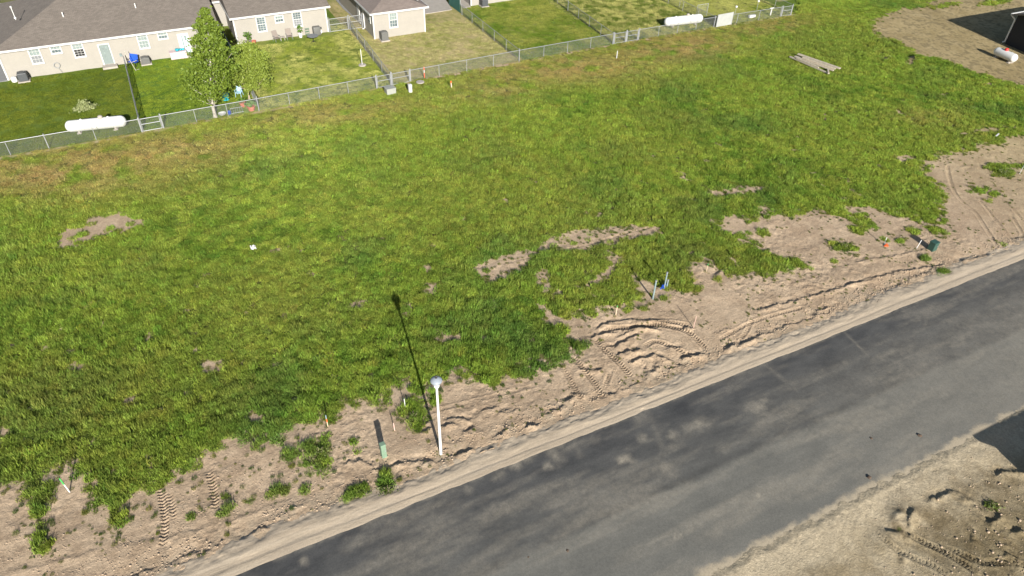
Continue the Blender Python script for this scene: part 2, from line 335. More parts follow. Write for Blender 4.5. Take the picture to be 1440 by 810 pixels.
# --- tyre tracks with tread
TRACKS = [([(850,462),(880,459),(915,456),(945,460),(965,466),(980,478),(994,492)],.45,.035,.17),([(905,456),(940,453),(974,458)],.4,.03,.17),
 ([(905,488),(920,480),(938,484),(955,492),(970,500)],.4,.03,.17),([(835,475),(850,492),(872,512),(890,532)],.42,.035,.17),([(805,500),(825,525),(840,545),(850,560)],.42,.035,.17),([(790,515),(808,545),(818,565)],.38,.03,.17),
 ([(858,522),(850,545)],.35,.03,.17),([(845,490),(855,484),(868,488)],.35,.025,.17),([(222,672),(228,700),(232,740),(228,772)],.42,.03,.19),([(236,692),(243,720),(240,735)],.4,.022,.19),([(293,660),(300,690),(303,720)],.42,.026,.19),
 ([(1040,478),(1052,462),(1058,445)],.3,.02,.2),([(1270,748),(1300,762),(1330,776),(1375,806)],.40,.035,.16),([(1230,745),(1265,775),(1320,800),(1340,830)],.4,.02,.16),([(1335,770),(1380,790),(1420,790),(1460,800)],.4,.03,.16),
 ([(1332,232),(1335,250),(1345,275),(1372,300),(1388,325),(1405,350)],.35,.03,0),([(1350,262),(1375,280),(1395,300)],.3,.02,.2),([(1395,270),(1420,290),(1440,312)],.3,.03,0),([(1420,300),(1440,332)],.3,.03,0),([(1380,285),(1402,312),(1425,340)],.3,.02,0),
 ([(780,352),(830,342),(880,328),(920,318)],.25,.03,0),([(800,358),(850,348),(900,334)],.25,.03,0),([(700,372),(760,358)],.3,.02,0),([(1010,478),(1060,452),(1130,432)],.3,.02,.2),([(600,580),(680,560),(760,540)],.3,.015,0),([(1180,-4),(1300,20),(1400,60)],.3,.0,0)]
for pts, wd, h, per in TRACKS:
    if h == 0: continue
    pl = smooth(gp(pts), 5); L = local(pl, .8)
    D, arc, side, tot = polydist(X[L], Y[L], pl)
    inside = np.clip((wd/2-D)/.05, 0, 1); rim = np.exp(-((D-wd/2-.03)/.06)**2)
    h = h*1.25; z = -h*inside*.7+h*.7*rim
    if per:
        ph = (arc+D*.55*np.where(side > 0, 1, 1))/per
        z += inside*h*1.1*np.sign(np.sin(2*math.pi*ph))*np.clip(np.abs(np.sin(2*math.pi*ph))*1.6, 0, 1)
    Z[L] += z*np.clip(np.minimum(arc, tot-arc)*3, 0, 1)
# mound by the south verge with its dark cleft
c = g(1268, 728); D = np.hypot(X-c[0], (Y-c[1])*1.2); Z += np.where(D < 3, .22*np.exp(-(D/.6)**2)*(.7+.6*fbm(X, Y, .3, 3, 81)), 0)
c = g(1250, 86); D = np.hypot(X-c[0], Y-c[1]); Z += np.where(D < 5, .35*np.exp(-(D/.8)**2), 0)
for px, py, h in ((1290, 84, .5),): 
    c = g(px, py); D = np.hypot(X-c[0], Y-c[1]); Z += np.where(D < 5, h*np.exp(-(D/.7)**2), 0)
# sheets of road and kerb lie here
lapz = .03-(Y-10.35)*.14+(fbm(X, Y, .55, 5, 45, .6)-.5)*.13
wl_ = soft(Y, 8.9, 10.3); Z = np.where((Y > 8.9) & (Y < 11.4) & inview, Z*(1-wl_)+(lapz-np.maximum(0, 10.35-Y)*-.0)*wl_*1.0-np.maximum(0, 10.2-Y)*.16*wl_, Z)
Z = np.where((Y >= 11.4) & (Y < 20.5) & inview, -.10, Z)
bk = (Y >= 20.5) & (Y < 21.0) & inview; Z[bk] = .0+(fbm(X[bk], Y[bk], .4, 4, 46)-.5)*.12-.05
Z = np.where(inview, Z, 0)
out_road = (~inview) & (Y > 10.2) & (Y < 20.9); Z[out_road] = -.10

# --- colour map of the ground (what each patch is made of)
C = np.zeros((len(X), 3)); n1 = fbm(X, Y, 1.6, 4, 91); n2 = fbm(X, Y, .45, 4, 92); n3 = fbm(X, Y, 6, 3, 93)
def lay(mask, c1, c2, n): 
    t = np.clip((n-.3)/.4, 0, 1)[mask][:, None]; C[mask] = np.array(c1)*(1-t)+np.array(c2)*t
allm = np.ones(len(X), bool)
lay(allm, (.13, .14, .05), (.24, .20, .10), n1)
dN = inview & (Y < fenceY(X)+.0) & (Y > 15)
lay(dN, (.345, .255, .172), (.470, .358, .248), n1*.5+n2*.5)
far = dN & (X > 60) & (Y > 24); t = soft(X, 52, 72)[dN][:, None]
C[dN] = C[dN]*(1-t)+C[dN]*np.array([.86, .90, .74])*t
lay(inview & (Y <= 15), (.30, .24, .15), (.42, .35, .24), n1*.5+n2*.5)
pale = inview & (Y <= 11); t = (soft(Y, 8.2, 9.6)*.8)[pale][:, None]; C[pale] = C[pale]*(1-t)+np.array([.41, .345, .245])*t
t = (soft(X, 24, 28)*(1-soft(Y, 6, 8.6))*.6)[pale][:, None]; C[pale] = C[pale]*(1-t)+np.array([.20, .16, .085])*t
for px, py, r_, st_ in ((1262, 742, .45, .75), (1266, 718, .35, .5), (1400, 730, 2.2, .45), (1420, 690, 1.6, .35), (1330, 745, 2.0, .3), (1390, 790, 1.6, .4), (1290, 725, .8, .35)):
    c_ = g(px, py)[:2]; k_ = (np.abs(X-c_[0]) < 6) & (np.abs(Y-c_[1]) < 6) & (Y < 10); q_ = np.hypot(X[k_]-c_[0], Y[k_]-c_[1])/r_+(n2[k_]-.5)*1.6
    t = (st_*np.exp(-np.clip(q_, 0, 9)**2))[:, None]; C[k_] = C[k_]*(1-t)+np.array([.115, .085, .045])*t
damp = dN & (Y > 20.9) & (Y < 22.6); t = (soft(n2, .45, .7)*(1-soft(Y, 21.8, 22.6))*.45)[damp][:, None]
C[damp] = C[damp]*(1-t)+np.array([.19, .17, .13])*t
lay(GM & (Y < fenceY(X)), (.075, .085, .028), (.15, .14, .055), n2)
tr = dN & (X > 74) & (Y > 36) & (~GM); lay(tr, (.27, .21, .105), (.40, .32, .175), n2*.6+n1*.4)
tr2 = tr & (n2 > .585); C[tr2] = C[tr2]*.6
# back yards
yard = inview & (Y >= fenceY(X))
def yd(x0, x1, c1, c2, n=None): lay(yard & (X >= x0) & (X < x1), c1, c2, n1 if n is None else n)
yd(-200, -2.75, (.085, .13, .018), (.13, .18, .03)); yd(-2.75, 7.5, (.09, .16, .02), (.13, .21, .032))
yd(7.5, 21.2, (.12, .18, .025), (.22, .24, .06)); yd(21.2, 36, (.17, .19, .045), (.42, .34, .17), bare_yard(X, Y)*.8+n2*.25)
yd(36, 48.5, (.09, .15, .02), (.20, .22, .05)); yd(48.5, 62, (.10, .12, .025), (.34, .32, .12), n2); yd(62, 76, (.20, .21, .055), (.31, .30, .10)); yd(76, 200, (.13, .17, .03), (.33, .29, .14), n1)
tall = yard & (X > 72) & (Y < 72); C[tall] = (.10, .15, .02)
dk = yard & (X < 22) & (n3 > .5); C[dk] *= .82
# worn strip where the mower stops along the fence
st = inview & (np.abs(Y-fenceY(X)+.25) < .3) & ((X < 19) | (X > 62)); C[st] = C[st]*.3+np.array([.38, .33, .17])*.7
hv = .86+.28*fbm(X, Y, .16, 3, 95); C = np.clip(C*np.where(inview, hv, 1)[:, None], 0, 1)

idx = np.arange(NX*NY).reshape(NY, NX)
Fq = np.stack([idx[:-1, :-1], idx[:-1, 1:], idx[1:, 1:], idx[1:, :-1]], -1).reshape(-1, 4)
me = npmesh('ground', np.stack([X, Y, Z], -1), Fq, 4)
ca = me.color_attributes.new('earth', 'FLOAT_COLOR', 'POINT'); ca.data.foreach_set('color', np.hstack([C, np.ones((len(C), 1))]).astype(np.float32).ravel())
gm_ = bpy.data.materials.new('earth_and_lawn'); gm_.use_nodes = True; n = gm_.node_tree.nodes; l = gm_.node_tree.links
b = n['Principled BSDF']; b.inputs['Roughness'].default_value = 1; b.inputs['Specular IOR Level'].default_value = .1
at = n.new('ShaderNodeAttribute'); at.attribute_name = 'earth'; tc = n.new('ShaderNodeTexCoord')
nz = n.new('ShaderNodeTexNoise'); nz.inputs['Scale'].default_value = 9; nz.inputs['Detail'].default_value = 7; nz.inputs['Roughness'].default_value = .75
l.new(tc.outputs['Object'], nz.inputs['Vector']); mr = n.new('ShaderNodeMapRange')
for k_, v_ in ((1, .3), (2, .7), (3, .72), (4, 1.26)): mr.inputs[k_].default_value = v_
l.new(nz.outputs['Fac'], mr.inputs[0]); mx = n.new('ShaderNodeVectorMath'); mx.operation = 'MULTIPLY'
l.new(at.outputs['Color'], mx.inputs[0]); l.new(mr.outputs[0], mx.inputs[1]); l.new(mx.outputs[0], b.inputs['Base Color'])
n2_ = n.new('ShaderNodeTexNoise'); n2_.inputs['Scale'].default_value = 22; n2_.inputs['Detail'].default_value = 4; n2_.inputs['Roughness'].default_value = .7; l.new(tc.outputs['Object'], n2_.inputs['Vector'])
b2 = n.new('ShaderNodeBump'); b2.inputs['Strength'].default_value = .8; b2.inputs['Distance'].default_value = .03; l.new(n2_.outputs['Fac'], b2.inputs['Height'])
bp = n.new('ShaderNodeBump'); bp.inputs['Strength'].default_value = .8; bp.inputs['Distance'].default_value = .07; l.new(b2.outputs[0], bp.inputs['Normal'])
l.new(nz.outputs['Fac'], bp.inputs['Height']); l.new(bp.outputs[0], b.inputs['Normal'])
kind(link('ground', me, gm_))
def groundz(x, y):
    i = min(max(np.searchsorted(gx, x), 1), NX-1); j = min(max(np.searchsorted(gy, y), 1), NY-1); return float(Z[j*NX+i])

# ---------------------------------------------------------------- road
def sheet(name, x0, x1, prof, material, step=1.0):
    xs = np.arange(x0, x1+.01, step); v = []; 
    for x_ in xs:
        for (y_, z_) in prof: v.append((x_, y_, z_))
    k_ = len(prof); i = np.arange(len(xs)-1)[:, None]*k_+np.arange(k_-1)[None]
    f = np.stack([i, i+k_, i+k_+1, i+1], -1).reshape(-1, 4)[:, ::-1]
    me_ = npmesh(name, np.array(v), f, 4); return kind(link(name, me_, material))
am = bpy.data.materials.new('asphalt'); am.use_nodes = True; n = am.node_tree.nodes; l = am.node_tree.links
b = n['Principled BSDF']; b.inputs['Roughness'].default_value = .85; b.inputs['Specular IOR Level'].default_value = .25
tc = n.new('ShaderNodeTexCoord'); sx = n.new('ShaderNodeSeparateXYZ'); l.new(tc.outputs['Object'], sx.inputs[0])
def N(t, **kw):
    o_ = n.new(t)
    for k_, v_ in kw.items(): setattr(o_, k_, v_)
    return o_
def noise(sc, det=5, ro=.6, vec=None, mp=None):
    z_ = N('ShaderNodeTexNoise'); z_.inputs['Scale'].default_value = sc; z_.inputs['Detail'].default_value = det; z_.inputs['Roughness'].default_value = ro
    mm = N('ShaderNodeMapping'); mm.inputs['Scale'].default_value = mp or (1, 1, 1); l.new(tc.outputs['Object'], mm.inputs[0]); l.new(mm.outputs[0], z_.inputs['Vector']); return z_.outputs['Fac']
def mrange(src, a0, a1, b0, b1, smooth_=False):
    r_ = N('ShaderNodeMapRange'); r_.interpolation_type = 'SMOOTHSTEP' if smooth_ else 'LINEAR'
    for k_, v_ in zip((1, 2, 3, 4), (a0, a1, b0, b1)): r_.inputs[k_].default_value = v_
    l.new(src, r_.inputs[0]); return r_.outputs[0]
def math_(op, a_, b_):
    o_ = N('ShaderNodeMath', operation=op)
    for i_, s_ in enumerate((a_, b_)):
        if isinstance(s_, (int, float)): o_.inputs[i_].default_value = s_
        else: l.new(s_, o_.inputs[i_])
    return o_.outputs[0]
def mixc(f_, a_, b_):
    o_ = N('ShaderNodeMix', data_type='RGBA')
    if isinstance(f_, (int, float)): o_.inputs[0].default_value = f_
    else: l.new(f_, o_.inputs[0])
    for i_, s_ in ((6, a_), (7, b_)):
        if isinstance(s_, tuple): o_.inputs[i_].default_value = (*s_, 1)
        else: l.new(s_, o_.inputs[i_])
    return o_.outputs[2]
wob = mrange(noise(.5, 5), .3, .7, -.13, .13); yy = math_('ADD', sx.outputs[1], wob)
stx = noise(.8, 8, .68, mp=(.5, 1.1, 1))
dark = mixc(mrange(stx, .35, .68, 0, 1), (.042, .043, .045), (.086, .085, .082))
lite = mixc(mrange(stx, .35, .68, 0, 1), (.112, .110, .099), (.150, .145, .128))
dark = mixc(mrange(sx.outputs[1], 19.2, 15.6, 0, .42), dark, lite); half = mrange(yy, 14.7, 15.1, 1, 0, True)
base = mixc(half, dark, lite)
seam = math_('MULTIPLY', mrange(math_('ABSOLUTE', math_('SUBTRACT', yy, 15.1), 0), .02, .30, .6, 0), mrange(noise(.7, 3), .42, .6, 0, 1))
base = mixc(seam, base, (.055, .055, .052))
dat = N('ShaderNodeAttribute'); dat.attribute_name = 'dust'
fine = mrange(noise(2.2, 7, .75), .3, .72, .25, 1.25)
base = mixc(math_('MULTIPLY', dat.outputs['Fac'], fine), base, (.34, .30, .235))
sp2 = mrange(math_('ADD', sx.outputs[1], mrange(noise(.8, 7, .65), .3, .7, -.28, .28)), 10.95, 10.55, 0, .9, True)
base = mixc(sp2, base, (.37, .31, .222))
gr = mrange(noise(11, 8, .9), .34, .66, .74, 1.28)
vm = N('ShaderNodeVectorMath', operation='MULTIPLY'); l.new(base, vm.inputs[0]); l.new(gr, vm.inputs[1]); l.new(vm.outputs[0], b.inputs['Base Color'])
bp = N('ShaderNodeBump'); bp.inputs['Strength'].default_value = .35; bp.inputs['Distance'].default_value = .01; l.new(noise(60, 3), bp.inputs['Height']); l.new(bp.outputs[0], b.inputs['Normal'])
sheet('road', -2900, -40, [(10.0, -.03), (15.2, .05), (ROAD_N, 0)], am, 300)
rx = np.concatenate([np.arange(-40, -16, 1.0), np.arange(-16, 62, .12), np.arange(62, 140.1, 1.0)]); ry = np.concatenate([[10.0], np.arange(10.3, ROAD_N, .12), [ROAD_N]])
RX, RY = np.meshgrid(rx, ry); RX = RX.ravel(); RY = RY.ravel(); RZ = np.interp(RY, [10, ROAD_S, 12.5, 15.2, 17.6, ROAD_N], [-.03, 0, .03, .05, .03, 0])
DU = np.zeros_like(RX); rn = fbm(RX, RY, .8, 4, 401, .6); wxr = RX+(fbm(RX, RY, .5, 3, 402)-.5)*.6; wyr = RY+(fbm(RX, RY, .5, 3, 403)-.5)*.6
for px, py, r_x, r_y, st_ in ((880,647,11,9,.75),(780,640,13,16,.5),(900,587,12,10,.5),(980,600,24,9,.5),(1065,572,24,9,.45),(935,660,13,15,.45),(895,695,15,15,.45),(724,655,9,9,.7),(788,624,13,9,.5),(905,617,8,7,.55),(945,610,10,7,.4),
  (1020,630,12,8,.35),(1067,695,7,3,.8),(952,757,9,4,.7),(1075,585,14,8,.4),(740,640,18,8,.45),(700,668,10,8,.45),(765,655,9,6,.5),(425,790,8,7,.5),(500,760,20,7,.35),(560,735,22,8,.4),(620,740,30,9,.35),(690,720,24,9,.35),(520,700,14,5,.35),
  (830,620,16,7,.35),(760,700,22,9,.25),(1180,520,20,6,.2),(1010,670,14,8,.2),(845,560,8,4,.6),(660,690,9,7,.35),(1290,420,30,8,.2),(1340,470,40,10,.25),(1250,545,40,12,.2),(1120,690,40,14,.25),(1010,745,40,14,.25),(1200,640,30,10,.22),(1400,420,30,8,.25)):
    c_ = g(px, py)[:2]; ax_ = abs(g(px+r_x, py)[0]-c_[0]); ay = abs(g(px, py-r_y)[1]-c_[1]); DU = np.maximum(DU, st_*np.exp(-((((wxr-c_[0])/ax_)**2+((wyr-c_[1])/ay)**2))**1.3)*(.55+.9*rn))
for a_, b_, st_, w_ in (((1185,465),(1222,502),.3,.10),((1070,508),(1118,548),.3,.16),((1232,470),(1440,398),0,.1),((1180,597),(1440,476),.22,.05),((905,560),(935,640),.2,.2),((800,590),(815,640),.3,.2)):
    D_, _a, _s, _t = polydist(RX, RY, np.array([g(*a_)[:2], g(*b_)[:2]])); DU = np.maximum(DU, st_*np.exp(-(D_/w_)**2)*(.4+rn))
DU = np.maximum(DU, soft(RX, 24, 44)*.30*(.4+1.1*fbm(RX*.4, RY, 1.2, 4, 405))*soft(ROAD_N-RY, 1.0, 3.5)); DU = np.maximum(DU, .34*soft(fbm(RX*.16, RY, .8, 6, 406, .62), .44, .68))
DU = np.maximum(DU, .55*np.exp(-((ROAD_N-RY)/.16)**2)*soft(rn, .4, .6)); DU = np.clip(DU, 0, 1)
ii = np.arange(len(rx)*len(ry)).reshape(len(ry), len(rx)); fr_ = np.stack([ii[:-1, :-1], ii[:-1, 1:], ii[1:, 1:], ii[1:, :-1]], -1).reshape(-1, 4)
me = npmesh('road', np.stack([RX, RY, RZ], -1), fr_, 4); q = me.attributes.new('dust', 'FLOAT', 'POINT'); q.data.foreach_set('value', DU.astype(np.float32)); kind(link('road', me, am))
sheet('road', 140, 2900, [(10.0, -.03), (15.2, .05), (ROAD_N, 0)], am, 300)
km = bpy.data.materials.new('dusty_concrete'); km.use_nodes = True; n = km.node_tree.nodes; l = km.node_tree.links
b = n['Principled BSDF']; b.inputs['Roughness'].default_value = .95; tc = n.new('ShaderNodeTexCoord')
kb = mixc(mrange(noise(1.1, 6, .65, mp=(.12, 2.2, 1)), .3, .7, 0, 1), (.31, .25, .182), (.41, .34, .255))
kb = mixc(mrange(noise(1.3, 7, .7, mp=(.3, 1.3, 1)), .48, .66, 0, .75), kb, (.40, .325, .235)); kb = mixc(mrange(noise(.9, 6, .7, mp=(.4, 1.5, 1)), .56, .70, 0, .6), kb, (.20, .17, .13))
vm = N('ShaderNodeVectorMath', operation='MULTIPLY'); l.new(kb, vm.inputs[0]); l.new(mrange(noise(14, 5, .8), .3, .7, .82, 1.18), vm.inputs[1]); l.new(vm.outputs[0], b.inputs['Base Color'])
bp = N('ShaderNodeBump'); bp.inputs['Strength'].default_value = .5; bp.inputs['Distance'].default_value = .04; l.new(noise(5, 5, .7, mp=(.5, 2, 1)), bp.inputs['Height']); l.new(bp.outputs[0], b.inputs['Normal'])
# rolled kerb with soil washed over it; its back edge is buried raggedly
kx = np.arange(-40, 140, .07); prof = [(ROAD_N-.10, -.005), (ROAD_N+.02, .012), (ROAD_N+.30, .03), (ROAD_N+.38, .012), (ROAD_N+.60, .04), (ROAD_N+.80, .06), (ROAD_N+.95, .06), (ROAD_N+1.2, .04), (ROAD_N+1.55, .0), (ROAD_N+1.9, -.12)]
KXg, KYg = np.meshgrid(kx, np.linspace(ROAD_N-.1, ROAD_N+1.9, 34), indexing='ij')
KZ = np.interp(KYg, [p[0] for p in prof], [p[1] for p in prof])
KYs = KYg+(KYg > ROAD_N+.1)*(.8*(fbm(KXg, KXg*0, 3.0, 3, 103)-.5))*np.clip((KYg-ROAD_N-.1)/1.2, 0, 1)
KYs = KYs+(KYg <= ROAD_N+.1)*(fbm(KXg, KXg*0, .9, 4, 104)-.5)*.12
KZ = KZ+(fbm(KXg*.35, KYg*1.5, .4, 4, 102)-.5)*.045*np.clip((KYg-ROAD_N-.15)/.5, 0, 1)+(fbm(KXg, KYg, .5, 4, 105, .65)-.5)*.16*np.clip((KYg-ROAD_N-.75)/.5, 0, 1)
nk = KXg.shape[1]; i = np.arange(len(kx)-1)[:, None]*nk+np.arange(nk-1)[None]
me = npmesh('kerb', np.stack([KXg, KYs, KZ], -1).reshape(-1, 3), np.stack([i, i+nk, i+nk+1, i+1], -1).reshape(-1, 4), 4)
me.polygons.foreach_set('use_smooth', [True]*len(me.polygons)); kind(link('kerb', me, km))

# paths and pads between the houses
def pad(name, pts, z, material):
    bm = B(); q = [(*g(*p)[:2],) for p in pts]
    top = [bm.verts.new((x_, y_, z)) for x_, y_ in q]; bot = [bm.verts.new((x_, y_, -.1)) for x_, y_ in q]
    f = bm.faces.new(top); 
    for i_ in range(len(q)): bm.faces.new((top[i_], bot[i_], bot[(i_+1) % len(q)], top[(i_+1) % len(q)]))
    bmesh.ops.recalc_face_normals(bm, faces=bm.faces); return kind(obj(name, bm, material))
M['drive'] = mat('grey_driveway', (.22, .22, .22), .9, .12, 2)
pad('driveway', [(472,0),(482,12),(503,30),(512,27),(486,-30),(446,-30)], .06, M['drive'])
pad('concrete_pad', [(598,20),(636,14),(615,-18),(585,-14)], .06, M['concrete'])
pad('path', [(638,0),(652,12),(662,10),(640,-25),(622,-24)], .06, M['concrete'])
pad('gravel_drive', [(-90,140),(-1,116),(12,113.5),(-6,70),(-120,90)], .05, M['drive'])

# ================================================================ GRASS (stuff)
def clump_mesh(name, seed, nb, rad, hmin, hmax, wd):
    r = np.random.default_rng(seed); v = []; f = []; sh = []
    for i_ in range(nb):
        a_ = r.uniform(0, 6.283); q = rad*math.sqrt(r.uniform()); bx, by = q*math.cos(a_), q*math.sin(a_)
        h = r.uniform(hmin, hmax); ln = r.normal(0, .5, 2)+np.array([.05, .05]); yaw = r.uniform(0, 3.1416); w_ = wd*r.uniform(.6, 1.25)
        dx, dy = math.cos(yaw)*w_/2, math.sin(yaw)*w_/2; k0 = len(v); s = r.uniform(.65, 1.35)
        mx_, my_ = bx+ln[0]*h*.35, by+ln[1]*h*.35; tx, ty = bx+ln[0]*h, by+ln[1]*h; th = h*(1-.3*min(1, np.hypot(*ln)))
        v += [(bx-dx, by-dy, -.03), (bx+dx, by+dy, -.03), (mx_+dx*.8, my_+dy*.8, h*.55), (mx_-dx*.8, my_-dy*.8, h*.55), (tx, ty, th)]
        f += [(k0, k0+1, k0+2), (k0, k0+2, k0+3), (k0+3, k0+2, k0+4)]; sh += [s]*5
    me_ = npmesh(name, np.array(v), np.array(f), 3); at_ = me_.attributes.new('shade', 'FLOAT', 'POINT'); at_.data.foreach_set('value', np.array(sh, np.float32)); return me_
def grassmat(name):
    G = bpy.data.materials.new(name); G.use_nodes = True; n_ = G.node_tree.nodes; l_ = G.node_tree.links; n_.remove(n_['Principled BSDF'])
    a1 = n_.new('ShaderNodeAttribute'); a1.attribute_type = 'INSTANCER'; a1.attribute_name = 'tint'
    a2 = n_.new('ShaderNodeAttribute'); a2.attribute_name = 'shade'
    mu = n_.new('ShaderNodeVectorMath'); mu.operation = 'MULTIPLY'; l_.new(a1.outputs['Color'], mu.inputs[0]); l_.new(a2.outputs['Fac'], mu.inputs[1])
    d_ = n_.new('ShaderNodeBsdfDiffuse'); t_ = n_.new('ShaderNodeBsdfTranslucent'); x_ = n_.new('ShaderNodeMixShader'); x_.inputs[0].default_value = .33
    l_.new(mu.outputs[0], d_.inputs[0]); l_.new(mu.outputs[0], t_.inputs[0]); l_.new(d_.outputs[0], x_.inputs[1]); l_.new(t_.outputs[0], x_.inputs[2])
    l_.new(x_.outputs[0], n_['Material Output'].inputs[0]); return G
GRM = grassmat('grass_blades')
GCOL = bpy.data.collections.new('grass_kinds')
for k_ in range(6):
    me_ = clump_mesh('grass_blades_%s' % 'abcdef'[k_], k_+1, 58, .23, .05, .17 if k_ < 4 else .25, .024); me_.materials.append(GRM)
    GCOL.objects.link(bpy.data.objects.new('grass_%s' % 'abcdef'[k_], me_))
def scatter(name, px, py, pz, scl, tint, label, seed=0):
    r = np.random.default_rng(seed); k_ = len(px); me_ = bpy.data.meshes.new(name); me_.vertices.add(k_)
    me_.vertices.foreach_set('co', np.stack([px, py, pz], -1).astype(np.float32).ravel())
    def at_(nm, ty, key, arr): q = me_.attributes.new(nm, ty, 'POINT'); q.data.foreach_set(key, np.ascontiguousarray(arr).ravel())
    at_('tint', 'FLOAT_COLOR', 'color', np.hstack([tint, np.ones((k_, 1))]).astype(np.float32))
    at_('scl', 'FLOAT_VECTOR', 'vector', scl.astype(np.float32))
    rot = np.stack([np.zeros(k_), np.zeros(k_), r.uniform(0, 6.283, k_)], -1); at_('rot', 'FLOAT_VECTOR', 'vector', rot.astype(np.float32))
    at_('pick', 'INT', 'value', r.integers(0, 6, k_).astype(np.int32))
    o = link(name, me_, GRM); ng = bpy.data.node_groups.new(name, 'GeometryNodeTree')
    ng.interface.new_socket('Geometry', in_out='INPUT', socket_type='NodeSocketGeometry'); ng.interface.new_socket('Geometry', in_out='OUTPUT', socket_type='NodeSocketGeometry')
    gi = ng.nodes.new('NodeGroupInput'); go = ng.nodes.new('NodeGroupOutput'); ip = ng.nodes.new('GeometryNodeInstanceOnPoints'); ci = ng.nodes.new('GeometryNodeCollectionInfo')
    ci.inputs['Collection'].default_value = GCOL; ci.inputs['Separate Children'].default_value = True; ci.inputs['Reset Children'].default_value = True
    def na(nm, ty): q = ng.nodes.new('GeometryNodeInputNamedAttribute'); q.data_type = ty; q.inputs['Name'].default_value = nm; return q.outputs['Attribute']
    L_ = ng.links; L_.new(gi.outputs[0], ip.inputs['Points']); L_.new(ci.outputs[0], ip.inputs['Instance']); ip.inputs['Pick Instance'].default_value = True
    L_.new(na('pick', 'INT'), ip.inputs['Instance Index']); L_.new(na('scl', 'FLOAT_VECTOR'), ip.inputs['Scale'])
    L_.new(na('rot', 'FLOAT_VECTOR'), ip.inputs['Rotation']); L_.new(ip.outputs[0], go.inputs[0])
    md = o.modifiers.new('grow', 'NODES'); md.node_group = ng
    o['kind'] = 'stuff'; o['label'] = label; o['category'] = 'grass'; return o
def zmap(x, y):
    i_ = np.clip(np.searchsorted(gx, x), 1, NX-1); j_ = np.clip(np.searchsorted(gy, y), 1, NY-1); return Z[j_*NX+i_]
def cand(x0, x1, y0, y1, dens):
    k_ = int((x1-x0)*(y1-y0)*dens); x_ = rng.uniform(x0, x1, k_); y_ = rng.uniform(y0, y1, k_)
    u, v_, dz = project(x_, y_); ok = (dz > 0) & (u > -110) & (u < 1550) & (v_ > -60) & (v_ < 860); return x_[ok], y_[ok]
LIME, GREEN, DEEP, OCHRE, OLIVE = [np.array(c_) for c_ in ((.195, .240, .040), (.118, .178, .026), (.052, .110, .018), (.31, .225, .095), (.20, .205, .045))]
def blend(t, a_, b_): t = np.clip(t, 0, 1)[:, None]; return a_*(1-t)+b_*t
x1, y1 = cand(-24, 130, 20.8, 110, 36)
near = y1 < 46; keep = near | (rng.uniform(size=len(x1)) < .72); x1, y1 = x1[keep], y1[keep]
keep = grassmask(x1, y1); x1, y1 = x1[keep], y1[keep]
u, v_, _ = project(x1, y1)
nA, nB, nC = fbm(x1, y1, 5, 4, 201), fbm(x1, y1, 1.1, 3, 202), fbm(x1, y1, 11, 3, 203)
tint = blend((nB-.3)/.4, GREEN, LIME)
tint = blend(soft(v_, 300, 620)*.55, tint, GREEN); tint = blend(soft(nA, .52, .70)*.5, tint, DEEP+.015); tint = blend(soft(fbm(x1, y1, .45, 3, 215), .58, .70)*.55, tint, DEEP)
def blob(cx, cy, rx, ry): return np.exp(-(((u-cx)/rx)**2+((v_-cy)/ry)**2))
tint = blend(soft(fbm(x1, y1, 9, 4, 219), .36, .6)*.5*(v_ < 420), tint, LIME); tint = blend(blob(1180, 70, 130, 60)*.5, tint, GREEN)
dfence = fenceY(x1)-y1
oc = np.clip(blob(60, 235, 190, 40)*1.1+blob(250, 205, 120, 22)*.8+blob(780, 96, 130, 22)*1.0+blob(940, 62, 90, 20)*1.2+blob(1060, 38, 60, 12)*.6+blob(420, 165, 120, 16)*.6+blob(690, 130, 60, 14)*.6+blob(1290, 165, 50, 12)*.4+blob(540, 150, 120, 14)*.4+blob(1110, 30, 40, 14)*.4, 0, 1)
tint = blend(oc*soft(fbm(x1, y1, 1.6, 4, 207), .28, .5)*.85, tint, OCHRE)
tint = blend(np.exp(-(dfence/3.0)**2)*.35*(x1 < 75), tint, OLIVE)
tint = blend(soft(nC, .52, .62)*.25, tint, OLIVE); tint = blend(blob(60, 540, 200, 60)*.3+blob(430, 440, 160, 40)*.25, tint, OLIVE*.9)
tint = 1.62*tint*rng.uniform(.65, 1.3, (len(x1), 1))*(1+rng.normal(0, .06, (len(x1), 3)))
edgeh = grassmask(x1+.35, y1-.35).astype(float)*.5+grassmask(x1, y1-.5)*.5
hgt = .55+1.25*soft(fbm(x1, y1, .33, 3, 210), .36, .68)*(.8+.3*soft(nA, .4, .65))
hgt *= .9+.35*soft(v_, 250, 520); hgt *= np.where(oc > .35, .6, 1)*np.where(dfence < 5, .7, 1)*np.where(edgeh < .4, .75, 1)
hgt = np.where((x1 > 74) & (dfence < 0), 1.6, hgt)
wdt = rng.uniform(.8, 1.3, len(x1))*np.where(y1 > 46, 1.2, 1)
scl = np.stack([wdt, wdt, hgt*rng.uniform(.75, 1.25, len(x1))], -1)
kp = (hgt > .5) | (rng.uniform(size=len(x1)) < .75)
NG = kp.sum(); print('grass clumps', NG)
scatter('meadow_grass', x1[kp], y1[kp], zmap(x1[kp], y1[kp]), scl[kp], np.clip(tint[kp], 0, 1), 'tall green and yellow wild grass covering the empty lot', 1)
